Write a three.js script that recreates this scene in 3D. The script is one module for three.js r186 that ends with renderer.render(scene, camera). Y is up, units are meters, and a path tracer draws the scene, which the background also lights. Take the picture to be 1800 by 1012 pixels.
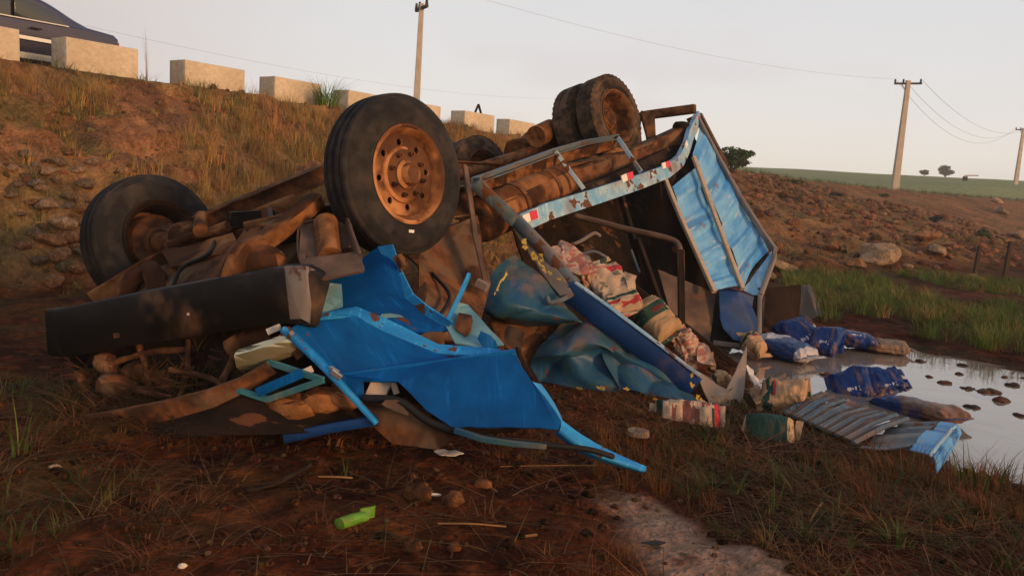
import * as THREE from 'three';
import { mergeGeometries, mergeVertices, toCreasedNormals } from 'three/addons/utils/BufferGeometryUtils.js';

// ------------------------------------------------------------------ camera, sky, sun, exposure
const scene = new THREE.Scene();
const F = 1413, CX = 900, CY = 506, ROLL = 3.3 * Math.PI / 180, PITCH = 7.1 * Math.PI / 180, EYE = 1.5;
const camera = new THREE.PerspectiveCamera(2 * Math.atan(CY / F) * 180 / Math.PI, 1024 / 575, 0.05, 4000);
camera.position.set(0, EYE, 0);
camera.rotation.set(-PITCH, 0, ROLL, 'YXZ');
scene.add(camera);
scene.fog = new THREE.FogExp2(new THREE.Color().setRGB(0.8, 0.76, 0.72), 0.0010);
const skyNoise = (x, y) => { let t = 0, a = 0.5; for (let o = 0; o < 4; o++) { const h = (i, j) => { const s = Math.sin(i * 127.1 + j * 311.7 + o * 17.3) * 43758.5453; return s - Math.floor(s); }; const i = Math.floor(x), j = Math.floor(y), u = (x - i) ** 2 * (3 - 2 * (x - i)), v = (y - j) ** 2 * (3 - 2 * (y - j)); t += a * ((h(i, j) * (1 - u) + h(i + 1, j) * u) * (1 - v) + (h(i, j + 1) * (1 - u) + h(i + 1, j + 1) * u) * v); a /= 2; x *= 2.1; y *= 2.1; } return t / 0.9375; };
const SUN = new THREE.Vector3(0.78, 0.15, 0.62).normalize();
{
  const W = 512, H = 256, d = new Float32Array(W * H * 4);
  const mix = (a, b, t) => a.map((v, i) => v + (b[i] - v) * t), ss = (a, b, x) => { const t = Math.min(1, Math.max(0, (x - a) / (b - a))); return t * t * (3 - 2 * t); };
  for (let j = 0; j < H; j++) for (let i = 0; i < W; i++) {
    const el = ((j + 0.5) / H - 0.5) * Math.PI, az = ((i + 0.5) / W - 0.5) * 2 * Math.PI;
    const dir = [Math.cos(el) * Math.cos(az), Math.sin(el), Math.cos(el) * Math.sin(az)];
    let c = mix([0.93, 0.86, 0.75], [0.80, 0.79, 0.785], ss(0.0, 0.16, el));
    c = mix(c, [0.62, 0.655, 0.71], ss(0.12, 0.42, el));
    c = mix(c, [0.24, 0.30, 0.40], ss(0.4, 1.35, el));
    // the mauve dusk band away from the sun, a warm glow towards it
    const toSun = (dir[0] * SUN.x + dir[2] * SUN.z) / Math.hypot(SUN.x, SUN.z) / Math.max(0.05, Math.cos(el));
    const leftness = (-dir[0] * 0.85 - dir[2] * 0.5);
    c = mix(c, [0.60, 0.50, 0.475], 0.85 * ss(0.62, 1.0, leftness) * (1 - ss(0.2, 0.8, el)));
    c = mix(c, [1.5, 0.95, 0.5], 0.85 * ss(0.2, 1, toSun) * (1 - ss(0.05, 0.6, el)));
    if (el < 0) c = mix(c, [0.12, 0.08, 0.05], ss(0, -0.12, el) || ss(0, 0.12, -el));
    if (el > 0 && el < 0.5) { const k = skyNoise(az * 5, el * 26) - 0.5; c = mix(c, [0.66, 0.58, 0.59], ss(0.06, 0.22, k) * 0.3 * (1 - ss(0.1, 0.3, el))).map((v) => v * (1 + 0.05 * k)); }
    d.set([c[0], c[1], c[2], 1], (j * W + i) * 4);
  }
  const t = new THREE.DataTexture(d, W, H, THREE.RGBAFormat, THREE.FloatType);
  t.mapping = THREE.EquirectangularReflectionMapping; t.magFilter = t.minFilter = THREE.LinearFilter; t.needsUpdate = true;
  scene.background = t; scene.environment = t;
}
const sun = new THREE.DirectionalLight(new THREE.Color().setRGB(1, 0.58, 0.27), 3.2);
sun.position.copy(SUN).multiplyScalar(60).add(new THREE.Vector3(0, 0, -10)); sun.target.position.set(0, 0, -10);
sun.castShadow = true; sun.shadow.radius = 22; sun.shadow.mapSize.set(2048, 2048);
Object.assign(sun.shadow.camera, { left: -40, right: 40, top: 30, bottom: -30, near: 1, far: 200 });
scene.add(sun, sun.target);
const renderer = new THREE.WebGLRenderer({ antialias: true });
renderer.toneMapping = THREE.LinearToneMapping; renderer.toneMappingExposure = 1;
renderer.shadowMap.enabled = true; renderer.shadowMap.type = THREE.PCFSoftShadowMap;
renderer.setSize(1024, 575);

// ------------------------------------------------------------------ helpers: numbers, noise, places
let seed = 7;
const rnd = () => { seed = (seed + 0x6D2B79F5) | 0; let t = Math.imul(seed ^ (seed >>> 15), 1 | seed); t = (t + Math.imul(t ^ (t >>> 7), 61 | t)) ^ t; return ((t ^ (t >>> 14)) >>> 0) / 4294967296; };
const rr = (a, b) => a + (b - a) * rnd();
const clamp = (x, a = 0, b = 1) => Math.min(b, Math.max(a, x));
const lerp = (a, b, t) => a + (b - a) * t;
const sst = (a, b, x) => { const t = clamp((x - a) / (b - a)); return t * t * (3 - 2 * t); };
const V = (x, y, z) => new THREE.Vector3(x, y, z);
const hash = (x, y, z = 0) => { let h = Math.imul(x, 374761393) + Math.imul(y, 668265263) + Math.imul(z, 1274126177); h = Math.imul(h ^ (h >>> 13), 1274126177); return ((h ^ (h >>> 16)) >>> 0) / 4294967296; };
function n2(x, y, per = 0, s = 0) {                      // value noise, periodic when per > 0
  const xi = Math.floor(x), yi = Math.floor(y), fx = x - xi, fy = y - yi, u = fx * fx * (3 - 2 * fx), v = fy * fy * (3 - 2 * fy);
  const w = per ? (k) => ((k % per) + per) % per : (k) => k;
  const a = hash(w(xi), w(yi), s), b = hash(w(xi + 1), w(yi), s), c = hash(w(xi), w(yi + 1), s), d = hash(w(xi + 1), w(yi + 1), s);
  return lerp(lerp(a, b, u), lerp(c, d, u), v);
}
function fbm(x, y, oct = 4, per = 0, s = 0) { let a = 0.5, t = 0, m = 0, p = per; for (let o = 0; o < oct; o++) { t += a * n2(x, y, p, s + o * 17); m += a; a *= 0.5; x *= 2; y *= 2; p *= 2; } return t / m; }
function n3(x, y, z, s = 0) { return (fbm(x + z * 0.37, y - z * 0.61, 3, 0, s) + fbm(z + y * 0.31 + 9.1, x - y * 0.53, 3, 0, s + 5)) / 2; }
function ray(px, py) {
  const u = (px - CX) / F, v = (CY - py) / F, X = u * Math.cos(ROLL) - v * Math.sin(ROLL), Y = u * Math.sin(ROLL) + v * Math.cos(ROLL);
  return V(X, Y * Math.cos(PITCH) - Math.sin(PITCH), -(Math.cos(PITCH) + Y * Math.sin(PITCH)));
}
const at = (px, py, d) => ray(px, py).multiplyScalar(d).add(V(0, EYE, 0));
const A3 = (list) => list.map((a) => at(...a));

// ------------------------------------------------------------------ terrain
const ROADH = 3.13, NX = 0.835, NZ = -0.55, TX = 0.55, TZ = 0.835;          // Z grows away from the viewer
const sOf = (X, Z) => (X + 7.7) * TX + (Z - 15) * TZ, bend = (s) => 0.006 * Math.pow(Math.max(0, s - 38), 2) / (1 + 0.004 * Math.max(0, s - 38));
const qOf = (X, Z) => (X + 7.7) * NX + (Z - 15) * NZ - bend(sOf(X, Z));
const POND = -0.075;
function pondMask(X, Z) {                                                        // 1 deep inside, 0 outside
  const a = 0.18, dx = X - 4.0, dz = Z - 6.75, ex = (dx * Math.cos(a) + dz * Math.sin(a)) / 1.75, ez = (-dx * Math.sin(a) + dz * Math.cos(a)) / 2.85;
  const d = Math.hypot(ex, ez) + (fbm(X * 1.3, Z * 1.3, 4, 0, 3) - 0.5) * 0.42;
  const e = Math.hypot((X - 2.75) / 0.75, (Z - 8.2) / 1.2) + (fbm(X * 2, Z * 2, 3, 0, 9) - 0.5) * 0.5;
  return Math.max(1 - sst(0.72, 1.12, d), 0.8 * (1 - sst(0.5, 1.1, e)));
}
function zones(X, Z) {
  const q = qOf(X, Z), s = sOf(X, Z), w = clamp(5.2 + (s + 4) * 0.42, 4.6, 15);
  const bank = 1 - clamp(q / w);                                                   // 1 on the road, 0 at the toe
  return { q, s, w, bank };
}
function H(X, Z) {
  const { q, s, w, bank } = zones(X, Z);
  let y = ROADH * (bank < 0.12 ? bank * bank / 0.24 * 1.0 : bank > 0.93 ? 1 - (1 - bank) * (1 - bank) / 0.14 - 0.0 : (bank - 0.06) / 0.905 * 1.0 * 0.965 + 0.0);
  const onBank = sst(0, 0.12, bank) * (1 - sst(0.9, 1, bank));
  const rough = fbm(X * 0.55, Z * 0.55, 4, 0, 21) - 0.5, fine = fbm(X * 2.7, Z * 2.7, 4, 0, 31) - 0.5;
  y += onBank * (rough * 0.6 + fine * 0.32);
  const flat = 1 - sst(0, 0.2, bank);
  const near = Math.exp(-Math.pow(Math.hypot(X - 0.5, Z - 5.5) / 9, 2));
  y += flat * (rough * 0.16 + fine * 0.09 + (fbm(X * 9, Z * 9, 3, 0, 41) - 0.5) * 0.035);
  y += flat * 0.0 * near;
  // churned soil heaped under the crushed cab
  y += 0.13 * Math.exp(-(Math.pow((X + 1.75) / 1.1, 2) + Math.pow((Z - 4.75) / 0.55, 2))) * (0.6 + 0.8 * fbm(X * 4, Z * 4, 3, 0, 51));
  if (bank < 0.25) { const p = pondMask(X, Z); y = lerp(y, POND - 0.10 + fine * 0.16 + (fbm(X * 5, Z * 5, 3, 0, 61) - 0.5) * 0.07, p); }
  if (q < -7) { const t = sst(-7, -16, q) || sst(7, 16, -q); y += t * (sst(25, 235, Z) * (6.9 + clamp(X, -40, 120) * 0.012) - 0.5) + t * (fbm(X * 0.05, Z * 0.05, 3, 0, 71) - 0.5) * 0.8; }
  if (Z > 260) y -= (Z - 260) * 0.02;
  if (Z < 1.5) y += 0;
  return y;
}
function groundHit(px, py) { const r = ray(px, py); let d = 1.5; for (let i = 0; i < 4000; i++) { const x = r.x * d, y = EYE + r.y * d, Z = -r.z * d; if (y < H(x, Z)) return V(x, H(x, Z), -Z); d += Math.max(0.01, d * 0.003); } return null; }
const gp = (x, Z) => V(x, H(x, Z), -Z);

// ------------------------------------------------------------------ textures
function tex(size, rep, fn, srgb = true) {               // fn(u, v) -> [r, g, b] 0..1
  const d = new Uint8Array(size * size * 4);
  for (let j = 0; j < size; j++) for (let i = 0; i < size; i++) { const c = fn(i / size, j / size); const k = (j * size + i) * 4; d[k] = clamp(c[0]) * 255; d[k + 1] = clamp(c[1]) * 255; d[k + 2] = clamp(c[2]) * 255; d[k + 3] = 255; }
  const t = new THREE.DataTexture(d, size, size); t.wrapS = t.wrapT = THREE.RepeatWrapping; t.magFilter = THREE.LinearFilter; t.minFilter = THREE.LinearMipmapLinearFilter; t.generateMipmaps = true;
  if (srgb) t.colorSpace = THREE.SRGBColorSpace; t.repeat.set(1 / rep, 1 / rep); t.needsUpdate = true; return t;
}
const s8 = (l) => l.map((c) => (c <= 0.0031308 ? 12.92 * c : 1.055 * Math.pow(c, 1 / 2.4) - 0.055));    // linear to sRGB
const mix3 = (a, b, t) => [lerp(a[0], b[0], t), lerp(a[1], b[1], t), lerp(a[2], b[2], t)];
const MUD = [0.20, 0.085, 0.036], RUST = [0.11, 0.042, 0.02], DUST = [0.30, 0.16, 0.085];
function paintTex(base, base2, o = {}) {                     // faded sheet-metal paint: fading, mud film, rust chips, scratches
  const { mud = 0.35, rust = 0.3, scratch = 1, sz = 512, rep = 1.6, sd = 0 } = o;
  return tex(sz, rep, (u, v) => {
    const f = fbm(u * 4, v * 4, 5, 4, sd), g = fbm(u * 10, v * 10, 4, 10, sd + 3), k = fbm(u * 24, v * 24, 3, 24, sd + 7);
    let c = mix3(base, base2, sst(0.3, 0.7, f * 0.6 + g * 0.4));
    c = c.map((x) => x * (0.86 + 0.28 * k));
    const st = fbm(u * 60 + v * 7, v * 5, 2, 0, sd + 11); c = mix3(c, base2.map((x) => x * 1.5 + 0.004), scratch * 0.35 * sst(0.64, 0.82, st) * sst(0.4, 0.6, g));
    const m = sst(1 - mud - 0.15, 1 - mud + 0.25, fbm(u * 3 + 0.5, v * 3, 5, 3, sd + 19) + (k - 0.5) * 0.2); c = mix3(c, DUST.map((x) => x * 0.75), m * 0.8);
    const ch = fbm(u * 7, v * 7, 5, 7, sd + 29), chip = sst(1 - rust * 0.75, 1 - rust * 0.75 + 0.03, ch + (k - 0.5) * 0.25); c = mix3(c, RUST, chip);
    return s8(c);
  });
}
const bumpTex = (rep, sc, sd, size = 512) => tex(size, rep, (u, v) => { const a = fbm(u * sc, v * sc, 6, sc, sd); return [a, a, a]; }, false);
const M = (o) => new THREE.MeshPhysicalMaterial({ roughness: 0.8, metalness: 0, side: THREE.DoubleSide, specularIntensity: (o.roughness ?? 0.8) > 0.75 ? 0.2 : 0.4, ...o });
const B_fine = bumpTex(1, 16, 100), B_dent = bumpTex(1.6, 5, 130);
const mudTex = tex(512, 1, (u, v) => { const a = fbm(u * 5, v * 5, 6, 5, 200), b = fbm(u * 16, v * 16, 4, 16, 210), c = fbm(u * 3, v * 3, 4, 3, 220); let k = mix3([0.085, 0.03, 0.012], [0.29, 0.125, 0.05], sst(0.25, 0.75, a * 0.6 + b * 0.4)); k = mix3(k, [0.03, 0.013, 0.008], 0.85 * sst(0.5, 0.66, c)); return s8(k); });
const rustTex = tex(512, 1, (u, v) => { const a = fbm(u * 6, v * 6, 6, 6, 230), b = fbm(u * 22, v * 22, 3, 22, 240), c = fbm(u * 4, v * 4, 4, 4, 250); let k = mix3([0.045, 0.022, 0.014], [0.19, 0.075, 0.032], sst(0.3, 0.75, a * 0.65 + b * 0.35)); k = mix3(k, [0.16, 0.1, 0.06], 0.6 * sst(0.55, 0.7, c)); return s8(k); });
const mat = {
  cab: M({ map: paintTex([0.001, 0.055, 0.21], [0.002, 0.092, 0.31], { mud: 0.04, rust: 0.25, scratch: 1.6, rep: 1.1, sd: 300 }), roughness: 0.42, specularIntensity: 0.22, bumpMap: B_dent, bumpScale: 0.008 }),
  cabEdge: M({ map: paintTex([0.008, 0.17, 0.46], [0.03, 0.27, 0.56], { mud: 0.2, rust: 0.36, scratch: 2, rep: 0.7, sd: 310 }), roughness: 0.5, specularIntensity: 0.5, bumpMap: B_dent, bumpScale: 0.008 }),
  sky: M({ map: paintTex([0.12, 0.33, 0.55], [0.26, 0.46, 0.60], { mud: 0.22, rust: 0.26, scratch: 1.5, sd: 320 }), roughness: 0.6, bumpMap: B_dent, bumpScale: 0.006 }),
  sheet: M({ map: tex(512, 1.4, (u, v) => { const s = fbm(u * 14, v * 2, 4, 0, 801), s2 = fbm(u * 40, v * 3, 3, 0, 802), g = fbm(u * 4, v * 4, 5, 4, 803), k = fbm(u * 24, v * 24, 3, 24, 804); let c = mix3([0.055, 0.235, 0.50], [0.17, 0.38, 0.58], sst(0.3, 0.68, s * 0.6 + g * 0.4)); c = mix3(c, [0.035, 0.15, 0.36], 0.75 * sst(0.6, 0.72, fbm(u * 7, v * 1.3, 3, 0, 806))); c = mix3(c, [0.42, 0.48, 0.50], 0.6 * sst(0.62, 0.76, s2) * sst(0.45, 0.6, g)); c = mix3(c, [0.12, 0.09, 0.08], 0.6 * sst(0.78, 0.84, fbm(u * 6, v * 5, 5, 0, 805) + (k - 0.5) * 0.15)); return s8(c.map((x) => x * (0.88 + 0.24 * k))); }), roughness: 0.6, bumpMap: B_dent, bumpScale: 0.004 }),
  brown: M({ map: paintTex([0.055, 0.032, 0.024], [0.12, 0.075, 0.055], { mud: 0.35, rust: 0.3, sd: 395 }), roughness: 0.7, bumpMap: B_dent, bumpScale: 0.006 }),
  wetMud: M({ color: new THREE.Color().setRGB(0.35, 0.28, 0.26), roughness: 0.6 }),
  rimDust: M({ color: new THREE.Color().setRGB(1.9, 2.0, 2.1), roughness: 0.9 }),
  creasePaint: M({ map: paintTex([0.004, 0.10, 0.34], [0.008, 0.14, 0.42], { mud: 0.05, rust: 0.25, scratch: 1.6, rep: 0.7, sd: 306 }), roughness: 0.45, specularIntensity: 0.3 }),
  rail: M({ map: paintTex([0.15, 0.34, 0.52], [0.36, 0.47, 0.52], { mud: 0.34, rust: 0.46, scratch: 1.5, rep: 0.8, sd: 330 }), roughness: 0.65, bumpMap: B_dent, bumpScale: 0.004 }),
  teal: M({ map: paintTex([0.034, 0.088, 0.098], [0.012, 0.062, 0.135], { mud: 0.3, rust: 0.27, scratch: 2, rep: 1.3, sd: 340 }), roughness: 0.42, bumpMap: B_dent, bumpScale: 0.02 }),
  paleTeal: M({ map: paintTex([0.09, 0.22, 0.28], [0.15, 0.29, 0.33], { mud: 0.36, rust: 0.3, sd: 345 }), roughness: 0.6 }),
  navy: M({ map: paintTex([0.004, 0.026, 0.10], [0.006, 0.04, 0.15], { mud: 0.2, rust: 0.25, sd: 350 }), roughness: 0.5 }),
  steel: M({ map: paintTex([0.055, 0.085, 0.11], [0.10, 0.13, 0.15], { mud: 0.4, rust: 0.45, sd: 360 }), roughness: 0.55, bumpMap: B_fine, bumpScale: 0.003 }),
  black: M({ map: paintTex([0.005, 0.0045, 0.0045], [0.011, 0.009, 0.0085], { mud: 0.42, rust: 0.05, sd: 370 }), roughness: 0.55, bumpMap: B_dent, bumpScale: 0.006 }),
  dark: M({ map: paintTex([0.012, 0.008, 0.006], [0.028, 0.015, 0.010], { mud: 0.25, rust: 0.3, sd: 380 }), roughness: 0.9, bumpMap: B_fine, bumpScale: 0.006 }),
  bare: M({ map: paintTex([0.16, 0.13, 0.115], [0.24, 0.19, 0.165], { mud: 0.4, rust: 0.3, sd: 390 }), roughness: 0.6, metalness: 0.2, bumpMap: B_dent, bumpScale: 0.006 }),
  mud: M({ map: mudTex, roughness: 0.95, bumpMap: B_fine, bumpScale: 0.02 }),
  rust: M({ map: rustTex, roughness: 0.9, bumpMap: B_fine, bumpScale: 0.012 }),
  tyre: M({ map: tex(512, 1, (u, v) => { const a = fbm(u * 4, v * 4, 5, 4, 400), b = fbm(u * 20, v * 20, 4, 20, 410); return s8(mix3([0.017, 0.016, 0.017], [0.060, 0.047, 0.040], sst(0.35, 0.9, a * 0.6 + b * 0.4))); }), roughness: 0.8, bumpMap: B_fine, bumpScale: 0.005 }),
  tyreDusty: M({ map: tex(512, 1, (u, v) => { const a = fbm(u * 4, v * 4, 5, 4, 420), b = fbm(u * 20, v * 20, 4, 20, 430); return s8(mix3([0.02, 0.016, 0.014], [0.14, 0.085, 0.055], sst(0.3, 0.8, a * 0.6 + b * 0.4))); }), roughness: 0.95, bumpMap: B_fine, bumpScale: 0.006 }),
  concrete: M({ map: tex(512, 1.5, (u, v) => { const a = fbm(u * 3, v * 3, 5, 3, 440), b = fbm(u * 30, v * 30, 3, 30, 450), p = n2(u * 90, v * 90, 90, 460); let c = mix3([0.42, 0.33, 0.235], [0.62, 0.52, 0.39], a); c = c.map((x) => x * (0.85 + 0.3 * b)); if (p > 0.93) c = c.map((x) => x * 0.6); return s8(c); }), roughness: 0.95, bumpMap: B_fine, bumpScale: 0.01 }),
  wood: M({ map: tex(256, 0.6, (u, v) => { const a = fbm(u * 5, v * 40, 4, 0, 470), b = fbm(u * 4, v * 4, 4, 4, 475); return s8(mix3([0.30, 0.20, 0.13], [0.52, 0.40, 0.29], a * 0.7 + b * 0.3)); }), roughness: 0.85 }),
  rock: M({ map: tex(512, 0.8, (u, v) => { const a = fbm(u * 5, v * 5, 6, 5, 480), b = fbm(u * 28, v * 28, 3, 28, 490); return s8(mix3([0.13, 0.085, 0.06], [0.40, 0.29, 0.20], sst(0.2, 0.8, a * 0.7 + b * 0.3))); }), roughness: 0.95, bumpMap: B_fine, bumpScale: 0.03 }),
  glass: new THREE.MeshPhysicalMaterial({ color: new THREE.Color().setRGB(0.50, 0.42, 0.24), roughness: 0.16, metalness: 0.7, clearcoat: 1, side: THREE.DoubleSide }),
  carPaint: new THREE.MeshPhysicalMaterial({ color: new THREE.Color().setRGB(0.055, 0.052, 0.085), metalness: 0.8, roughness: 0.3, clearcoat: 0.8, clearcoatRoughness: 0.1, side: THREE.DoubleSide }),
  carGlass: new THREE.MeshPhysicalMaterial({ color: new THREE.Color().setRGB(0.02, 0.025, 0.03), roughness: 0.08, clearcoat: 1, side: THREE.DoubleSide }),
  chrome: M({ color: new THREE.Color().setRGB(0.75, 0.7, 0.62), roughness: 0.25, metalness: 0.9 }),
  redTape: M({ color: new THREE.Color().setRGB(0.55, 0.03, 0.05), roughness: 0.4 }),
  whiteTape: M({ color: new THREE.Color().setRGB(0.72, 0.66, 0.6), roughness: 0.4 }),
  yellow: M({ map: paintTex([0.50, 0.31, 0.04], [0.58, 0.40, 0.09], { mud: 0.35, rust: 0.3, rep: 0.3, sd: 375 }), roughness: 0.7 }),
  grille: M({ map: paintTex([0.025, 0.13, 0.16], [0.05, 0.2, 0.23], { mud: 0.35, rust: 0.3, rep: 0.8, sd: 376 }), roughness: 0.6 }),
  rubber: M({ color: new THREE.Color().setRGB(0.012, 0.011, 0.011), roughness: 0.6 }),
  pole: M({ map: tex(256, 2, (u, v) => { const a = fbm(u * 4, v * 4, 5, 4, 500); return s8(mix3([0.36, 0.29, 0.23], [0.52, 0.43, 0.35], a)); }), roughness: 0.9 }),
  wire: M({ color: new THREE.Color().setRGB(0.22, 0.2, 0.2), roughness: 0.7 }),
  paper: M({ color: new THREE.Color().setRGB(0.6, 0.52, 0.46), roughness: 0.8 }),
  greenPlastic: M({ map: paintTex([0.09, 0.22, 0.02], [0.17, 0.33, 0.03], { mud: 0.4, rust: 0.0, rep: 0.3, sd: 510 }), roughness: 0.45 }),
  straw: M({ color: new THREE.Color().setRGB(0.24, 0.12, 0.045), roughness: 0.9 }),
  leaf: M({ color: 0xffffff, vertexColors: true, roughness: 0.8 }),
  bark: M({ color: new THREE.Color().setRGB(0.06, 0.04, 0.03), roughness: 0.95 }),
};
mat.wetMud.map = mudTex; mat.rimDust.map = mudTex; mat.rimDust.bumpMap = B_fine; mat.rimDust.bumpScale = 0.01;
function bagTex(base, bands, o = {}) {                          // woven sack: printed bands along u, weave, wrinkled print, mud
  const { mud = 0.3, sd = 600 } = o;
  const t = tex(512, 1, (u, v) => {
    const wob = (fbm(u * 4, v * 4, 3, 4, sd) - 0.5) * 0.06; let c = base.slice();
    for (const [u0, u1, v0, v1, col, br] of bands) { const k = br ? fbm(u * 12, v * 12, 3, 12, sd + 5) : 1; if (u + wob > u0 && u + wob < u1 && v + wob > v0 && v + wob < v1 && k > (br || 0)) c = col.slice(); }
    const weave = 0.9 + 0.1 * ((Math.sin(u * 700) * Math.sin(v * 700)) > 0 ? 1 : 0.2); c = c.map((x) => x * weave * (0.75 + 0.5 * fbm(u * 16, v * 16, 4, 16, sd + 9)));
    const m = sst(1 - mud - 0.12, 1 - mud + 0.12, fbm(u * 4, v * 4, 5, 4, sd + 13)); c = mix3(c, [0.17, 0.085, 0.045], m * 0.85);
    return s8(c);
  }); t.repeat.set(1, 1); return t;
}
const CREAM = [0.44, 0.30, 0.20], RED = [0.42, 0.025, 0.03], GREEN = [0.015, 0.045, 0.032], BLUEB = [0.006, 0.027, 0.13], WHITE = [0.42, 0.37, 0.36], TAN = [0.36, 0.22, 0.11];
const B_bag = bumpTex(1, 6, 690);
const bagMat = (t, r = 0.7) => M({ map: t, roughness: r, bumpMap: (() => { const c = B_bag.clone(); c.repeat.set(1, 1); return c; })(), bumpScale: 0.03 });
const bags = {
  red: bagMat(bagTex(CREAM, [[0.1, 0.26, 0, 1, RED, 0.55], [0.3, 0.7, 0.0, 1, [0.15, 0.13, 0.08], 0.6], [0.72, 0.78, 0, 1, GREEN, 0.5], [0.82, 0.95, 0, 1, RED, 0.55]], { mud: 0.28, sd: 610 })),
  green: bagMat(bagTex(TAN, [[0.18, 0.5, 0, 1, GREEN, 0.3], [0.3, 0.42, 0.2, 0.7, [0.1, 0.02, 0.015], 0.4]], { mud: 0.3, sd: 620 })),
  pink: bagMat(bagTex([0.45, 0.29, 0.21], [[0.0, 0.2, 0, 1, [0.30, 0.03, 0.03], 0.52], [0.2, 0.9, 0, 1, [0.34, 0.12, 0.09], 0.62]], { mud: 0.34, sd: 630 })),
  long: bagMat(bagTex([0.50, 0.32, 0.20], [[0.06, 0.17, 0, 1, GREEN], [0.92, 1, 0, 1, RED], [0.3, 0.86, 0, 1, [0.22, 0.07, 0.05], 0.58], [0.88, 0.92, 0, 1, GREEN, 0.4]], { mud: 0.3, sd: 640 })),
  box: bagMat(bagTex([0.46, 0.28, 0.15], [[0, 0.86, 0.08, 0.46, GREEN]], { mud: 0.25, sd: 650 })),
  tan: bagMat(bagTex([0.44, 0.25, 0.13], [[0.1, 0.3, 0, 1, GREEN, 0.5], [0.3, 0.36, 0.2, 0.8, RED, 0.4]], { mud: 0.36, sd: 655 })),
  blue: bagMat(bagTex(BLUEB, [[0.3, 0.7, 0.14, 0.2, WHITE, 0.6], [0.8, 0.86, 0, 1, WHITE, 0.64]], { mud: 0.36, sd: 660 }), 0.4),
  blueWhite: bagMat(bagTex([0.016, 0.04, 0.13], [[0, 0.42, 0, 1, WHITE], [0.9, 1, 0, 1, WHITE]], { mud: 0.22, sd: 670 }), 0.4),
  blueMud: bagMat(bagTex([0.010, 0.032, 0.12], [[0.72, 1, 0, 1, [0.17, 0.085, 0.05]], [0.2, 0.7, 0.48, 0.53, WHITE, 0.6]], { mud: 0.4, sd: 680 }), 0.45),
  brown: bagMat(bagTex([0.2, 0.125, 0.085], [[0, 0.25, 0, 1, [0.06, 0.035, 0.025]]], { mud: 0.3, sd: 685 }), 0.7),
};

// ------------------------------------------------------------------ helpers: geometry
function boxUV(g) {
  if (g.index) g = g.toNonIndexed();
  const p = g.attributes.position, uv = new Float32Array(p.count * 2), a = V(), b = V(), c = V();
  for (let i = 0; i < p.count; i += 3) {
    a.fromBufferAttribute(p, i); b.fromBufferAttribute(p, i + 1); c.fromBufferAttribute(p, i + 2);
    const n = b.clone().sub(a).cross(c.clone().sub(a)); const x = Math.abs(n.x), y = Math.abs(n.y), z = Math.abs(n.z);
    [a, b, c].forEach((q, k) => { const [u, v] = x >= y && x >= z ? [q.z, q.y] : y >= z ? [q.x, q.z] : [q.x, q.y]; uv[(i + k) * 2] = u; uv[(i + k) * 2 + 1] = v; });
  }
  g.setAttribute('uv', new THREE.BufferAttribute(uv, 2)); return g;
}
function fromIdx(verts, idx) { const g = new THREE.BufferGeometry(); g.setAttribute('position', new THREE.Float32BufferAttribute(verts.flatMap((v) => [v.x, v.y, v.z]), 3)); g.setIndex(idx); g.computeVertexNormals(); return g; }
function creased(g, ang = 0.6) { if (g.index) g = g.toNonIndexed(); for (const k of Object.keys(g.attributes)) if (k !== 'position') g.deleteAttribute(k); return toCreasedNormals(g, ang); }
function solidify(verts, norms, idx, t, uvs = null, ang = 0.7) {                      // an open sheet becomes a plate of thickness t
  const n = verts.length, out = [], id = [];
  for (let i = 0; i < n; i++) out.push(verts[i].clone().addScaledVector(norms[i], t / 2));
  for (let i = 0; i < n; i++) out.push(verts[i].clone().addScaledVector(norms[i], -t / 2));
  const edge = new Map();
  for (let i = 0; i < idx.length; i += 3) {
    const [a, b, c] = [idx[i], idx[i + 1], idx[i + 2]]; id.push(a, b, c, n + c, n + b, n + a);
    for (const [p, q] of [[a, b], [b, c], [c, a]]) { const k = p < q ? p * 1e6 + q : q * 1e6 + p; edge.set(k, edge.has(k) ? null : [p, q]); }
  }
  for (const e of edge.values()) if (e) { const [p, q] = e; id.push(p, n + p, q, q, n + p, n + q); }
  const g = fromIdx(out, id); if (!uvs) return creased(g, ang);
  g.setAttribute('uv', new THREE.Float32BufferAttribute([...uvs, ...uvs], 2)); g.deleteAttribute('normal'); const h = toCreasedNormals(g.toNonIndexed(), ang); h.userData.keepUV = true; return h;
}
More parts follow.
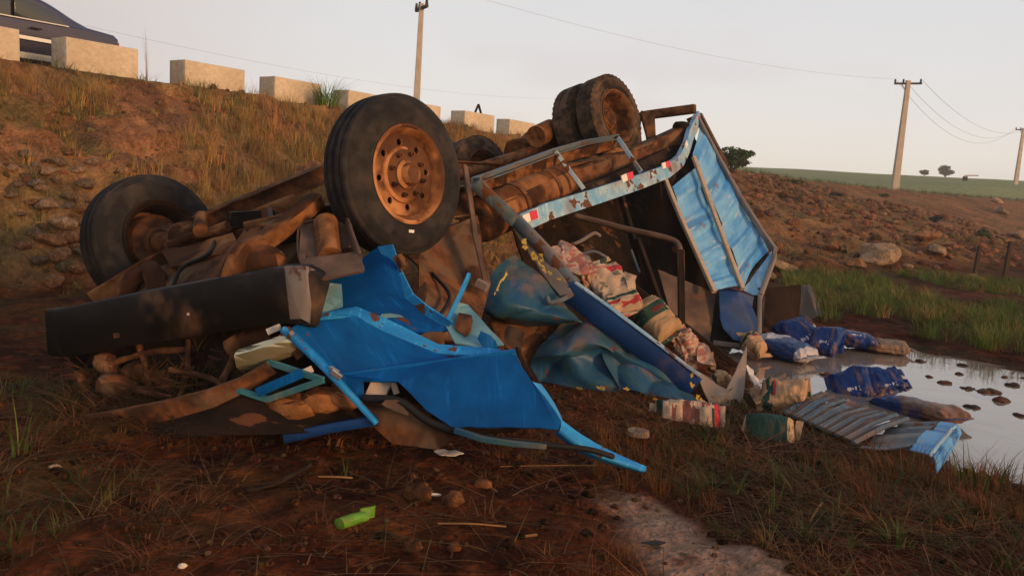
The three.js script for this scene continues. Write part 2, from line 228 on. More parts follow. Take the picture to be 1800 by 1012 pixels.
function plate(pts, t = 0.012, o = {}) {                         // a sheet cut to a polygon, optionally dented
  const { amp = 0, edge = 0.09, freq = 4, sd = 1, holes = [], rag = amp ? 0.006 : 0 } = o;
  if (rag) { const out = []; pts.forEach((p, i) => { const q = pts[(i + 1) % pts.length], L = p.distanceTo(q), n = Math.max(1, Math.min(24, Math.round(L / 0.045))), s = q.clone().sub(p).cross(ray(900, 560)).normalize(); for (let k = 0; k < n; k++) out.push(p.clone().lerp(q, k / n).addScaledVector(s, k ? rag * 2 * (n3(p.x * 9 + k * 0.7, p.y * 9, i * 3.1, 6) - 0.5) + (rnd() > 0.9 ? rag * rr(-1.2, 0.4) : 0) : 0)); }); pts = out; }
  const n = V(0, 0, 0); pts.forEach((p, i) => { const q = pts[(i + 1) % pts.length]; n.add(V((p.y - q.y) * (p.z + q.z), (p.z - q.z) * (p.x + q.x), (p.x - q.x) * (p.y + q.y))); }); n.normalize();
  const e1 = pts[1].clone().sub(pts[0]); e1.addScaledVector(n, -e1.dot(n)).normalize(); const e2 = n.clone().cross(e1);
  const to2 = (p) => new THREE.Vector2(p.dot(e1), p.dot(e2));
  let c2 = pts.map(to2), all = pts.slice();
  if (THREE.ShapeUtils.area(c2) < 0) { c2.reverse(); all.reverse(); }
  const h2 = holes.map((h) => { const q = h.map(to2); const hh = h.slice(); if (THREE.ShapeUtils.area(q) > 0) { q.reverse(); hh.reverse(); } all = all.concat(hh); return q; });
  const tris = THREE.ShapeUtils.triangulateShape(c2, h2).map((f) => f.map((i) => all[i]));
  const verts = [], norms = [], idx = [], key = new Map();
  const vid = (p) => { const k = `${Math.round(p.x * 5e3)},${Math.round(p.y * 5e3)},${Math.round(p.z * 5e3)}`; if (!key.has(k)) { key.set(k, verts.length); verts.push(p.clone().addScaledVector(n, amp ? amp * 2 * (n3(p.x * freq, p.y * freq, p.z * freq, sd) - 0.5) : 0)); norms.push(n); } return key.get(k); };
  const stack = tris.slice();
  while (stack.length) {
    const [a, b, c] = stack.pop(), l = [a.distanceTo(b), b.distanceTo(c), c.distanceTo(a)], m = Math.max(...l);
    if (amp && m > edge) { const k = l.indexOf(m), [p, q, r] = k === 0 ? [a, b, c] : k === 1 ? [b, c, a] : [c, a, b], mid = p.clone().add(q).multiplyScalar(0.5); stack.push([p, mid, r], [mid, q, r]); } else idx.push(vid(a), vid(b), vid(c));
  }
  return solidify(verts, norms, idx, t);
}
function patch(rows, nu, nv, t = 0.006, disp = null) {          // a bent sheet through a net of points
  const curves = rows.map((r) => new THREE.CatmullRomCurve3(r, false, 'centripetal')), verts = [], idx = [];
  for (let i = 0; i <= nu; i++) { const col = new THREE.CatmullRomCurve3(curves.map((c) => c.getPoint(i / nu)), false, 'centripetal'); for (let j = 0; j <= nv; j++) verts.push(col.getPoint(j / nv)); }
  const w = nv + 1; for (let i = 0; i < nu; i++) for (let j = 0; j < nv; j++) { const a = i * w + j; idx.push(a, a + w, a + 1, a + 1, a + w, a + w + 1); }
  const nrm = () => { const g = fromIdx(verts, idx), na = g.attributes.normal; return verts.map((_, i) => V(na.getX(i), na.getY(i), na.getZ(i))); };
  if (disp) { const nn = nrm(); verts.forEach((v, k) => v.addScaledVector(nn[k], disp(Math.floor(k / w) / nu, (k % w) / nv, v))); }
  const uvs = []; let Lu = 0, Lv = 0; const mid = Math.floor(nv / 2), mu = Math.floor(nu / 2); for (let i = 0; i < nu; i++) Lu += verts[i * w + mid].distanceTo(verts[(i + 1) * w + mid]); for (let j = 0; j < nv; j++) Lv += verts[mu * w + j].distanceTo(verts[mu * w + j + 1]);
  for (let i = 0; i <= nu; i++) for (let j = 0; j <= nv; j++) uvs.push(i / nu * Lu, j / nv * Lv);
  return solidify(verts, nrm(), idx, t, uvs, 0.9);
}
function sweep(path, prof, up = V(0, 1, 0), o = {}) {             // a closed profile [[x, y]...] along a path
  const n = path.length, m = prof.length, verts = [], idx = [];
  for (let i = 0; i < n; i++) {
    const t = (path[Math.min(n - 1, i + 1)].clone().sub(path[Math.max(0, i - 1)])).normalize(), side = t.clone().cross(up).normalize(), u = side.clone().cross(t);
    const k = o.scale ? o.scale(i / (n - 1)) : 1; for (const [x, y] of prof) verts.push(path[i].clone().addScaledVector(side, x * k).addScaledVector(u, y * k));
  }
  for (let i = 0; i < n - 1; i++) for (let j = 0; j < m; j++) { const a = i * m + j, b = i * m + (j + 1) % m; idx.push(a, b, a + m, b, b + m, a + m); }
  const cap = THREE.ShapeUtils.triangulateShape(prof.map((p) => new THREE.Vector2(...p)), []), e = (n - 1) * m;
  for (const [a, b, c] of cap) idx.push(a, c, b, e + a, e + b, e + c);
  return creased(fromIdx(verts, idx), 0.6);
}
const rect = (w, h, c = Math.min(w, h) * 0.12) => [[-w / 2 + c, -h / 2], [w / 2 - c, -h / 2], [w / 2, -h / 2 + c], [w / 2, h / 2 - c], [w / 2 - c, h / 2], [-w / 2 + c, h / 2], [-w / 2, h / 2 - c], [-w / 2, -h / 2 + c]];
const chan = (w, h, t) => [[-w / 2, -h / 2], [w / 2, -h / 2], [w / 2, -h / 2 + t], [-w / 2 + t, -h / 2 + t], [-w / 2 + t, h / 2 - t], [w / 2, h / 2 - t], [w / 2, h / 2], [-w / 2, h / 2]];
const bar = (p, q, w, h, up) => sweep([p, p.clone().lerp(q, 0.5), q], rect(w, h), up);
const tube = (pts, r, seg = 0, rad = 8) => { const g = new THREE.TubeGeometry(new THREE.CatmullRomCurve3(pts, false, 'centripetal'), seg || pts.length * 8, r, rad); const caps = [0, 1].map((k) => { const s = new THREE.SphereGeometry(r, rad, 4); const q = pts[k ? pts.length - 1 : 0]; s.translate(q.x, q.y, q.z); return s; }); return creased(mergeGeometries([g, ...caps].map((x) => { const y = x.toNonIndexed(); return y; })), 1); };
const cylin = (p, q, r, r2 = r, seg = 28) => { const g = new THREE.CylinderGeometry(r2, r, p.distanceTo(q), seg, 3); g.applyQuaternion(new THREE.Quaternion().setFromUnitVectors(V(0, 1, 0), q.clone().sub(p).normalize())); const m = p.clone().add(q).multiplyScalar(0.5); g.translate(m.x, m.y, m.z); return creased(g, 0.7); };
const lathe = (pts, seg = 64) => creased(new THREE.LatheGeometry(pts.map((p) => new THREE.Vector2(...p)), seg), 0.5);
const dent = (g, amp, f = 4, sd = 1) => { let m = g; for (const k of Object.keys(m.attributes)) if (k !== 'position') m.deleteAttribute(k); m = mergeVertices(m, 1e-4); m.computeVertexNormals(); const p = m.attributes.position, n = m.attributes.normal; for (let i = 0; i < p.count; i++) { const d = amp * 2 * (n3(p.getX(i) * f, p.getY(i) * f, p.getZ(i) * f, sd) - 0.5); p.setXYZ(i, p.getX(i) + n.getX(i) * d, p.getY(i) + n.getY(i) * d, p.getZ(i) + n.getZ(i) * d); } return creased(m, 0.8); };

// ------------------------------------------------------------------ helpers: objects
const used = new Map(), origin = new Map();
const numbered = (n) => { const k = used.get(n) || 0; used.set(n, k + 1); return k ? `${n}_${String(k).padStart(3, '0')}` : n; };
function tag(o, label, category, group) { o.userData = { label, category }; if (group) o.userData.group = group; return o; }
function thing(name, pos, label, category, group) { const o = new THREE.Group(); o.name = numbered(name); o.position.copy(pos); origin.set(o, pos.clone()); scene.add(o); return tag(o, label, category, group); }
function mesh(name, geoms, m, parent, label) {                     // geometry in world coordinates, moved into the parent's own
  geoms = (Array.isArray(geoms) ? geoms : [geoms]).map((g) => { if (!g.userData.keepUV) g = boxUV(g); else if (g.index) g = g.toNonIndexed(); for (const k of Object.keys(g.attributes)) if (!['position', 'normal', 'uv', 'color'].includes(k)) g.deleteAttribute(k); return g; });
  const g = geoms.length > 1 ? mergeGeometries(geoms) : geoms[0]; const o = new THREE.Mesh(g, m), og = parent ? origin.get(parent) : V(0, 0, 0);
  g.translate(-og.x, -og.y, -og.z); o.name = parent ? name : numbered(name); o.castShadow = o.receiveShadow = true; (parent || scene).add(o); origin.set(o, og); if (label) o.userData.label = label; return o;
}
function solo(name, geoms, m, pos, label, category, group) { const g = thing(name, pos, label, category, group); scene.remove(g); const o = mesh(name, geoms, m, g); g.remove(o); o.name = g.name; o.position.copy(pos); o.userData = g.userData; scene.add(o); return o; }
const structure = (o) => { o.userData.kind = 'structure'; return o; };
function stuff(o, label, category) { o.userData = { kind: 'stuff', label, category }; o.castShadow = o.receiveShadow = true; scene.add(o); return o; }

// ------------------------------------------------------------------ ground sheet
const pathMask = (X, Z) => (1 - sst(0.5, 1.05, Math.hypot((X - 0.98 + 0.36 * (Z - 3)) / 0.36, (Z - 3.1) / 1.0) + (fbm(X * 4, Z * 4, 4, 0, 83) - 0.5) * 0.6));
function groundColor(X, Z) {
  const { q, s, w, bank } = zones(X, Z); const a = fbm(X * 0.8, Z * 0.8, 4, 0, 81), b = fbm(X * 3, Z * 3, 4, 0, 82), c = fbm(X * 11, Z * 11, 3, 0, 84);
  let col = mix3([0.026, 0.0056, 0.0019], [0.105, 0.0235, 0.0072], sst(0.25, 0.75, a * 0.5 + b * 0.5));          // dark wet soil
  col = mix3(col, [0.18, 0.048, 0.015], 0.5 * sst(0.55, 0.75, c));
  const p = pathMask(X, Z); col = mix3(col, mix3([0.21, 0.115, 0.078], [0.32, 0.20, 0.145], b), p * sst(0.3, 0.5, c + 0.15));
  const pm = pondMask(X, Z); col = mix3(col, [0.055, 0.028, 0.016], sst(0.02, 0.3, pm));
  const green = sst(0.45, 0.6, fbm(X * 0.5, Z * 0.5, 3, 0, 85)) * sst(0.35, 0.55, b) * (1 - p);
  col = mix3(col, [0.045, 0.042, 0.012], 0.5 * green * (X > 4 || X < -2 ? 1 : 0.3));
  if (bank > 0) {
    let d = mix3([0.15, 0.058, 0.024], [0.32, 0.14, 0.06], sst(0.25, 0.75, b * 0.6 + c * 0.4));                 // dry red bank
    const dry = sst(0.4, 0.6, a); d = mix3(d, mix3([0.17, 0.10, 0.034], [0.36, 0.205, 0.075], c), 0.7 * dry * (1 - sst(8, 26, s)));
    d = mix3(d, [0.09, 0.085, 0.028], 0.6 * sst(0.52, 0.66, fbm(X * 1.3 + 40, Z * 1.3, 4, 0, 86)) * (1 - 0.4 * sst(6, 20, s)));
    d = mix3(d, [0.09, 0.05, 0.035], 0.55 * sst(0.56, 0.7, fbm(X * 1.9, Z * 1.9, 4, 0, 87)));
    col = mix3(col, d, sst(0.0, 0.22, bank));
  }
  if (q < 0) { col = mix3(col, [0.16, 0.12, 0.085], sst(0, 0.6, -q)); const f = sst(8.2, 10, -q); const g = fbm(X * 0.06, Z * 0.025, 4, 0, 88), g2 = fbm(X * 0.6, Z * 0.25, 3, 0, 89); col = mix3(col, mix3([0.17, 0.205, 0.095], [0.25, 0.28, 0.135], g * 0.6 + g2 * 0.4), f); }
  return col;
}
function axis(a, b, step, lo, hi, grow) { const l = [], r = []; let x = a, st = step; while (x > lo) { st *= grow; x -= st; l.push(Math.max(lo, x)); } x = b; st = step; while (x < hi) { st *= grow; x += st; r.push(Math.min(hi, x)); } const m = []; for (x = a; x < b; x += step) m.push(x); return [...l.reverse(), ...m, b, ...r]; }
{
  const xs = axis(-4, 5.5, 0.04, -500, 900, 1.03), zs = axis(2.6, 9.5, 0.04, -40, 1500, 1.028);
  const nx = xs.length, nz = zs.length, pos = new Float32Array(nx * nz * 3), col = new Float32Array(nx * nz * 3), uv = new Float32Array(nx * nz * 2), idx = [];
  for (let j = 0; j < nz; j++) for (let i = 0; i < nx; i++) { const k = j * nx + i; pos.set([xs[i], H(xs[i], zs[j]), -zs[j]], k * 3); col.set(groundColor(xs[i], zs[j]), k * 3); uv.set([xs[i], zs[j]], k * 2); }
  for (let j = 0; j < nz - 1; j++) for (let i = 0; i < nx - 1; i++) { const a = j * nx + i; idx.push(a, a + 1, a + nx, a + 1, a + nx + 1, a + nx); }
  const g = new THREE.BufferGeometry(); g.setAttribute('position', new THREE.BufferAttribute(pos, 3)); g.setAttribute('color', new THREE.BufferAttribute(col, 3)); g.setAttribute('uv', new THREE.BufferAttribute(uv, 2)); g.setIndex(idx); g.computeVertexNormals();
  const soil = tex(1024, 1.7, (u, v) => { const a = fbm(u * 8, v * 8, 6, 8, 700), b = fbm(u * 50, v * 50, 3, 50, 710), p = n2(u * 70, v * 70, 70, 720); let k = 0.45 + 0.75 * sst(0.2, 0.8, a * 0.55 + b * 0.45); k *= p > 0.9 ? 1.45 : p < 0.08 ? 0.6 : 1; const w = 0.06 * (fbm(u * 9, v * 9, 3, 9, 730) - 0.5); const c = clamp(k * 0.72); return s8([c * (1 + w), c, c * (1 - w)]); });
  const bump = tex(1024, 1.7, (u, v) => { const a = fbm(u * 8, v * 8, 6, 8, 700), b = fbm(u * 50, v * 50, 3, 50, 710), p = n2(u * 70, v * 70, 70, 720); const k = a * 0.7 + b * 0.3 + (p > 0.88 ? 0.12 : 0); return [k, k, k]; }, false);
  const o = new THREE.Mesh(g, new THREE.MeshPhysicalMaterial({ vertexColors: true, map: soil, bumpMap: bump, bumpScale: 0.07, roughness: 0.9, specularIntensity: 0.12, color: new THREE.Color().setRGB(1.5, 1.5, 1.5) }));
  o.name = 'ground'; o.receiveShadow = true; o.castShadow = true; structure(o); scene.add(o);
}
{ // muddy water standing in the hollow
  const pts = []; for (let i = 0; i < 64; i++) { const a = i / 64 * Math.PI * 2; pts.push(new THREE.Vector2(4.0 + Math.cos(a) * 2.9, 6.9 + Math.sin(a) * 4.0)); }
  const g = new THREE.ShapeGeometry(new THREE.Shape(pts)); g.rotateX(-Math.PI / 2); g.translate(0, POND, 0);
  const o = new THREE.Mesh(g, new THREE.MeshPhysicalMaterial({ color: new THREE.Color().setRGB(0.22, 0.165, 0.13), roughness: 0.03, ior: 2.33, bumpMap: bumpTex(1.4, 5, 750), bumpScale: 0.004 }));
  o.name = 'puddle_water'; structure(o); o.receiveShadow = true; scene.add(o);
}
{ // the asphalt of the road on top of the bank
  const pts = []; for (let s = -30; s < 260; s += 4) pts.push(s);
  const verts = [], idx = []; pts.forEach((s) => { for (const q of [-1.2, -7.4]) { const b = q + bend(s), X = -7.7 + TX * s + NX * b, Z = 15 + TZ * s + NZ * b; verts.push(V(X, H(X, Z) + 0.012, -Z)); } });
  for (let i = 0; i < pts.length - 1; i++) idx.push(2 * i, 2 * i + 1, 2 * i + 2, 2 * i + 1, 2 * i + 3, 2 * i + 2);
  const o = mesh('road', creased(fromIdx(verts, idx)), M({ map: tex(256, 1, (u, v) => { const a = fbm(u * 30, v * 30, 3, 30, 760); return s8([0.04 + a * 0.03, 0.038 + a * 0.03, 0.036 + a * 0.028]); }), roughness: 0.9 })); structure(o);
}
// ------------------------------------------------------------------ concrete blocks along the edge of the road
const roadPoint = (px, off) => { // ground point of the line q = off under a picture column near the top of the bank
  const r = ray(px, 180), d = ((-7.7 + off * NX) * NX + (15 + off * NZ) * NZ) / (r.x * NX - r.z * NZ); return V(r.x * d, 0, r.z * d);
};
const roadDir = V(TX, 0, -TZ), roadOut = V(NX, 0, -NZ);
{
  const spec = [[-130, 33, 0.55, 'concrete block at the left picture edge in front of the dark car'], [118, 240, 0.56, 'concrete block standing right of the gap under the dark car'], [325, 427, 0.55, 'concrete block standing alone, second right of the dark car'],
    [482, 562, 0.55, 'concrete block left behind the green grass tuft'], [612, 690, 0.54, 'concrete block right behind the green grass tuft, above the big front wheel'], [712, 793, 0.55, 'concrete block at the foot of the pole behind the big front wheel'],
    [818, 874, 0.56, 'concrete block carrying the small warning triangle'], [898, 945, 0.56, 'concrete block last of the row, beside the raised rear wheels']];
  spec.forEach(([p0, p1, h, label], i) => {
    const a = roadPoint(p0, -0.12), b = roadPoint(p1, -0.12), L = Math.min(1.5, a.distanceTo(b)), y = H(a.x + NX * -0.2, -a.z) - 0.02;
    const s = new THREE.Shape(); s.moveTo(0, -0.1); s.lineTo(L, -0.1); s.lineTo(L, h + rr(-0.015, 0.015)); s.lineTo(0, h + rr(-0.01, 0.01));
    const g = new THREE.ExtrudeGeometry(s, { depth: 0.5, bevelEnabled: true, bevelSize: 0.018, bevelThickness: 0.018, bevelSegments: 2, steps: 6 });
    const m = new THREE.Matrix4().makeBasis(roadDir, V(0, 1, 0), roadOut).setPosition(a.clone().setY(y).addScaledVector(roadOut, -0.5)); g.applyMatrix4(m);
    const pos = a.clone().setY(y).addScaledVector(roadDir, L / 2).addScaledVector(roadOut, -0.25);
    solo('concrete_block', dent(creased(g, 0.5), 0.007, 6, i), mat.concrete, pos, label, 'concrete block', 'concrete blocks along the road edge');
    if (i === 6) { // warning triangle on its top
      const c = a.clone().addScaledVector(roadDir, L * 0.62).addScaledVector(roadOut, -0.2); c.y = y + h + 0.02;
      const t = thing('warning_triangle', c, 'small dark warning triangle standing on a concrete block', 'warning triangle');
      const e = roadDir, P = [[-0.17, 0], [0.17, 0], [0, 0.29]].map(([x, z]) => c.clone().addScaledVector(e, x).add(V(0, z, 0)));
      mesh('triangle_frame', [0, 1, 2].map((k) => bar(P[k], P[(k + 1) % 3], 0.03, 0.07, roadOut)), mat.dark, t); mesh('stand', bar(c.clone().addScaledVector(roadOut, -0.12), c.clone().addScaledVector(roadOut, 0.1), 0.03, 0.02), mat.dark, t);
    }
  });
}
// ------------------------------------------------------------------ parked car
{
  const tail = roadPoint(207, -1.75), y = H(tail.x, -tail.z) + 0.01, base = tail.clone().setY(y).addScaledVector(roadDir, -2.2);
  const car = thing('parked_car', base, 'dark saloon car parked on the road behind the concrete blocks', 'car');
  const P = (l, h, o = 0) => tail.clone().setY(y + h).addScaledVector(roadDir, -l).addScaledVector(roadOut, o);   // l metres ahead of the tail, o towards the viewer
  const side = (pts) => { const s = new THREE.Shape(); s.moveTo(...pts[0]); s.splineThru(pts.slice(1).map((p) => new THREE.Vector2(...p))); return s; };
  const place = (g, o) => { g.computeBoundingBox(); g.applyMatrix4(new THREE.Matrix4().makeBasis(roadDir.clone().negate(), V(0, 1, 0), roadOut.clone().negate()).setPosition(P(0, 0, o + g.boundingBox.min.z + g.boundingBox.max.z))); return g; };
  const body = new THREE.Shape([[0.05, 0.35], [0, 0.6], [0.03, 0.9], [0.1, 0.95], [0.6, 0.99], [1.0, 0.97], [3.2, 0.93], [4.1, 0.8], [4.35, 0.6], [4.35, 0.3], [4.0, 0.24], [3.95, 0.24], [3.85, 0.5], [3.62, 0.62], [3.4, 0.62], [3.18, 0.5], [3.1, 0.22], [1.32, 0.22], [1.25, 0.5], [1.02, 0.62], [0.8, 0.62], [0.58, 0.5], [0.5, 0.24]].map((p) => new THREE.Vector2(...p)));
  const ex = (s, d, b) => creased(new THREE.ExtrudeGeometry(s, { depth: d - 2 * b, bevelEnabled: true, bevelSize: b, bevelThickness: b, bevelSegments: 3, curveSegments: 24 }), 0.6);
  mesh('body', place(ex(body, 1.68, 0.05), -1.63), mat.carPaint, car);
  const cab = side([[0.55, 0.98], [0.85, 1.08], [1.35, 1.3], [1.75, 1.39], [2.3, 1.405], [2.8, 1.33], [3.2, 1.1], [3.45, 0.96]]); cab.closePath();
  mesh('roof', place(ex(cab, 1.36, 0.09), -1.38), mat.carPaint, car);
  const win = (pts, o) => place(ex(new THREE.Shape(pts.map((p) => new THREE.Vector2(...p))), 0.02, 0.006), o);
  mesh('window', win([[1.05, 1.0], [1.3, 1.2], [1.62, 1.3], [2.0, 1.33], [2.0, 0.99]], 0.0), mat.carGlass, car); mesh('window', win([[2.08, 0.99], [2.08, 1.33], [2.5, 1.3], [2.85, 1.15], [3.0, 0.98]], 0.0), mat.carGlass, car);
  mesh('window_trim', bar(P(1.02, 0.985, 0.03), P(3.0, 0.965, 0.03), 0.02, 0.022), mat.chrome, car);
  mesh('sill', bar(P(1.35, 0.3, 0.07), P(3.1, 0.3, 0.07), 0.05, 0.12), mat.chrome, car); mesh('side_strip', bar(P(1.3, 0.63, 0.075), P(3.1, 0.63, 0.075), 0.02, 0.07), mat.chrome, car);
  mesh('door_handle', bar(P(1.55, 0.83, 0.075), P(1.75, 0.83, 0.075), 0.03, 0.03), mat.rubber, car);
  const lamp = mesh('tail_lamp', bar(P(-0.01, 0.74, -0.18), P(-0.01, 0.86, -0.18), 0.32, 0.06, roadDir), M({ color: new THREE.Color().setRGB(0.3, 0.02, 0.02), roughness: 0.2 }), car); mesh('lens', bar(P(-0.03, 0.7, -0.12), P(-0.03, 0.735, -0.12), 0.16, 0.05, roadDir), mat.whiteTape, lamp);
  mesh('antenna', tube([P(2.45, 1.4, -0.35), P(2.55, 1.95, -0.35)], 0.03), mat.rubber, car);
  for (const l of [0.92, 3.5]) for (const o of [-0.02, -1.45]) { const w = mesh('wheel', cylin(P(l, 0.31, o - 0.1), P(l, 0.31, o + 0.1), 0.31), mat.rubber, car); mesh('wheel_cover', cylin(P(l, 0.31, o + 0.1), P(l, 0.31, o + 0.115), 0.2), mat.chrome, w); }
}
// ------------------------------------------------------------------ poles and cables
const poleTops = [];
[[727, 268, 45, 8.42, 0.42, 'tall concrete pole with crossarm rising behind the concrete blocks and big front wheel'], [1573, 335, 70, 9.4, 0.62, 'concrete power pole with crossarm at the edge of the green field'], [1785, 332, 126, 9.4, 0.66, 'distant power pole at the right picture edge']].forEach(([px, py, d, h, w, label]) => {
  const b = at(px, py, d); b.y = Math.min(b.y, H(b.x, -b.z)) - 0.2; const lean = V(0.012, 1, 0), t = b.clone().addScaledVector(lean, h + 0.2);
  const p = thing('power_pole', b, label, 'power pole', 'power poles along the road');
  mesh('shaft', sweep([b, b.clone().lerp(t, 0.5), t], rect(w, w * 0.7, 0.04), V(0, 0, 1), { scale: (k) => 1 - 0.42 * k }), mat.pole, p);
  const arm = (d < 50 ? V(0.5, 0.03, 0.8) : V(0.97, 0.03, 0.22)).multiplyScalar(d < 50 ? 0.75 : 1.1), c = t.clone().add(V(0, -0.25, 0)); mesh('crossarm', bar(c.clone().sub(arm), c.clone().add(arm), 0.16, 0.16), mat.bark, p);
  const tops = [-0.95, -0.35, 0.9].map((k) => { const q = c.clone().addScaledVector(arm, k); mesh('insulator', cylin(q.clone().add(V(0, 0.08, 0)), q.clone().add(V(0, 0.38, 0)), 0.09, 0.06, 10), mat.bark, p); return q.add(V(0, 0.38, 0)); });
  mesh('brace', bar(c.clone().addScaledVector(arm, -0.5), t.clone().add(V(0, -1.0, 0)), 0.06, 0.06), mat.bark, p); poleTops.push(tops);
});
const cable = (a, b, sag, r, label) => { const pts = []; for (let i = 0; i <= 14; i++) { const k = i / 14; pts.push(a.clone().lerp(b, k).add(V(0, -sag * 4 * k * (1 - k), 0))); } solo('power_cable', tube(pts, r, 28, 5), mat.wire, a.clone().lerp(b, 0.5), label, 'power cable', 'power cables between the poles'); };
['highest', 'middle', 'lowest'].forEach((k, i) => cable(poleTops[1][[2, 1, 0][i]], poleTops[2][[2, 1, 0][i]], 2.4 + 0.7 * i, 0.014, `${k} of the three sagging cables between the two right power poles`));
cable(at(760, -28, 40), poleTops[1][0], 0.9, 0.006, 'faint single cable crossing the sky to the middle power pole');
cable(at(150, 45, 26), at(1010, 172, 60), 0.7, 0.0035, 'faint cable low in the sky above the concrete blocks');
// ------------------------------------------------------------------ trees, bushes, rocks, posts
function leafCloud(blobs, n, size, cols) {
  const pos = [], col = [], nor = []; const tot = blobs.reduce((a, b) => a + b[3] ** 2, 0);
  for (const [x, y, z, r, sq = 0.8] of blobs) { const m = Math.round(n * r * r / tot); for (let i = 0; i < m; i++) {
    const d = V(rr(-1, 1), rr(-1, 1), rr(-1, 1)).normalize(), k = Math.pow(rnd(), 0.4), c = V(x + d.x * r * k, y + d.y * r * k * sq, z + d.z * r * k), a = V(rr(-1, 1), rr(-1, 1), rr(-1, 1)).normalize().multiplyScalar(size * rr(0.6, 1.3)), b = V(rr(-1, 1), rr(-1, 1), rr(-1, 1)).cross(a).normalize().multiplyScalar(size * 0.45);
    const q = [c.clone().sub(a), c.clone().add(b), c.clone().add(a), c.clone().sub(b)], cc = cols[Math.floor(rnd() * cols.length)].map((v) => v * rr(0.75, 1.25));
    for (const j of [0, 1, 2, 0, 2, 3]) { pos.push(q[j].x, q[j].y, q[j].z); col.push(...cc); nor.push(0, 1, 0); } } }
  const g = new THREE.BufferGeometry(); g.setAttribute('position', new THREE.Float32BufferAttribute(pos, 3)); g.setAttribute('normal', new THREE.Float32BufferAttribute(nor, 3)); g.setAttribute('color', new THREE.Float32BufferAttribute(col, 3)); g.setAttribute('uv', new THREE.Float32BufferAttribute(new Float32Array(pos.length / 3 * 2), 2)); g.computeVertexNormals(); g.userData.keepUV = true; return g;
}
const GREENS = [[0.035, 0.06, 0.018], [0.05, 0.085, 0.022], [0.028, 0.045, 0.016], [0.07, 0.10, 0.03]], DARKG = [[0.018, 0.024, 0.02], [0.028, 0.034, 0.026], [0.012, 0.017, 0.015]];
function plantTree(name, b, w, h, trunk, n, leafSize, cols, label, cat, group) {
  const t = thing(name, b, label, cat, group);
  mesh('trunk', [sweep([b.clone().add(V(0, -0.1, 0)), b.clone().add(V(0.02 * w, trunk * 0.6, 0)), b.clone().add(V(0, trunk + h * 0.4, 0))], rect(w * 0.09, w * 0.09), V(0, 0, 1), { scale: (k) => 1 - 0.6 * k }), ...[-1, 1].map((s) => bar(b.clone().add(V(0, trunk * 0.8, 0)), b.clone().add(V(s * w * 0.28, trunk + h * 0.45, s * w * 0.1)), w * 0.04, w * 0.04))], mat.bark, t);
  const blobs = []; const N = 9; for (let i = 0; i < N; i++) { const a = i / N * 6.28 + rr(0, 0.6), k = rr(0.15, 0.34); blobs.push([b.x + Math.cos(a) * w * k, b.y + trunk + h * (0.25 + 0.5 * rnd()), b.z + Math.sin(a) * w * k, w * rr(0.15, 0.24), h / w * rr(0.7, 1.1)]); } blobs.push([b.x, b.y + trunk + h * 0.72, b.z, w * 0.24, h / w]);
  mesh('crown', leafCloud(blobs, n, leafSize, cols), mat.leaf, t); return t;
}
{
  const f = (px, py, d) => { const p = at(px, py, d); return p; };
  plantTree('field_tree', f(1662, 310, 240), 5.2, 3.4, 0.0, 1300, 0.35, DARKG, 'larger of the two dark trees on the skyline of the green field', 'tree', 'dark trees on the field skyline');
  plantTree('field_tree', f(1626, 308, 240), 3.0, 1.7, 0.0, 700, 0.3, DARKG, 'smaller of the two dark trees on the skyline of the green field', 'tree', 'dark trees on the field skyline');
  const bush = (px, py, d, w, h, n, ls, cols, label) => { const b = at(px, py, d); b.y = Math.min(H(b.x, -b.z), b.y + 0.3); plantTree('bush', b, w, h, 0.05, n, ls, cols, label, 'bush', 'bushes along the bank'); };
  bush(1284, 300, 40, 2.6, 1.25, 2600, 0.09, GREENS, 'dense green bush beside the bright blue truck side');
  bush(1388, 311, 45, 1.9, 0.28, 500, 0.08, GREENS, 'low green bush at the bank top right of the dense bush');
  bush(1474, 321, 42, 0.9, 0.25, 260, 0.07, DARKG, 'small dark bush at the bank top left of the middle power pole');
  bush(1557, 335, 55, 0.9, 0.35, 200, 0.08, GREENS, 'small green bush at the foot of the middle power pole');
  bush(1648, 360, 40, 0.7, 0.4, 260, 0.07, DARKG, 'dark green bush on the upper bank below the two skyline trees');
  bush(1735, 368, 36, 0.9, 0.5, 400, 0.07, GREENS, 'green bush beside the pale boulder at the right');
  // dark board on a short post at the field edge
  const b = at(1706, 330, 120); b.y = H(b.x, -b.z); const s = thing('roadside_board', b, 'small dark board on a short post at the edge of the green field', 'board');
  const top = b.clone().add(V(0, 1.25, 0)); mesh('post', bar(b, top, 0.14, 0.14), mat.bark, s); mesh('crossbar', bar(top.clone().add(V(-1.0, -0.06, 0)), top.clone().add(V(1.0, 0.06, 0)), 0.14, 0.14), mat.straw, s); mesh('board', bar(top.clone().add(V(-1.25, -0.5, 0)), top.clone().add(V(-0.55, -0.5, 0)), 0.1, 0.65), mat.dark, s);
}
function rockGeo(i, a, b, c) {
  let g = new THREE.IcosahedronGeometry(1, 4); g = mergeVertices((() => { g.deleteAttribute('normal'); g.deleteAttribute('uv'); return g; })(), 1e-4); const p = g.attributes.position, planes = []; for (let k = 0; k < 9; k++) planes.push([V(rr(-1, 1), rr(-1, 1), rr(-1, 1)).normalize(), rr(0.55, 0.85)]);
  for (let k = 0; k < p.count; k++) { const v = V(p.getX(k), p.getY(k), p.getZ(k)); for (const [n, d] of planes) { const e = v.dot(n) - d; if (e > 0) v.addScaledVector(n, -e * 0.92); } v.multiplyScalar(1 + 0.25 * (n3(v.x * 2 + i * 7, v.y * 2, v.z * 2, 5) - 0.5)); p.setXYZ(k, v.x * a, v.y * b, v.z * c); }
  return creased(g, 0.5);
}
const rockMats = [[0.62, 0.58, 0.55], [1, 0.9, 0.8], [1.25, 1.1, 0.95], [0.9, 0.62, 0.45], [0.75, 0.8, 0.85]].map((c) => { const m = mat.rock.clone(); m.color.setRGB(...c); return m; });
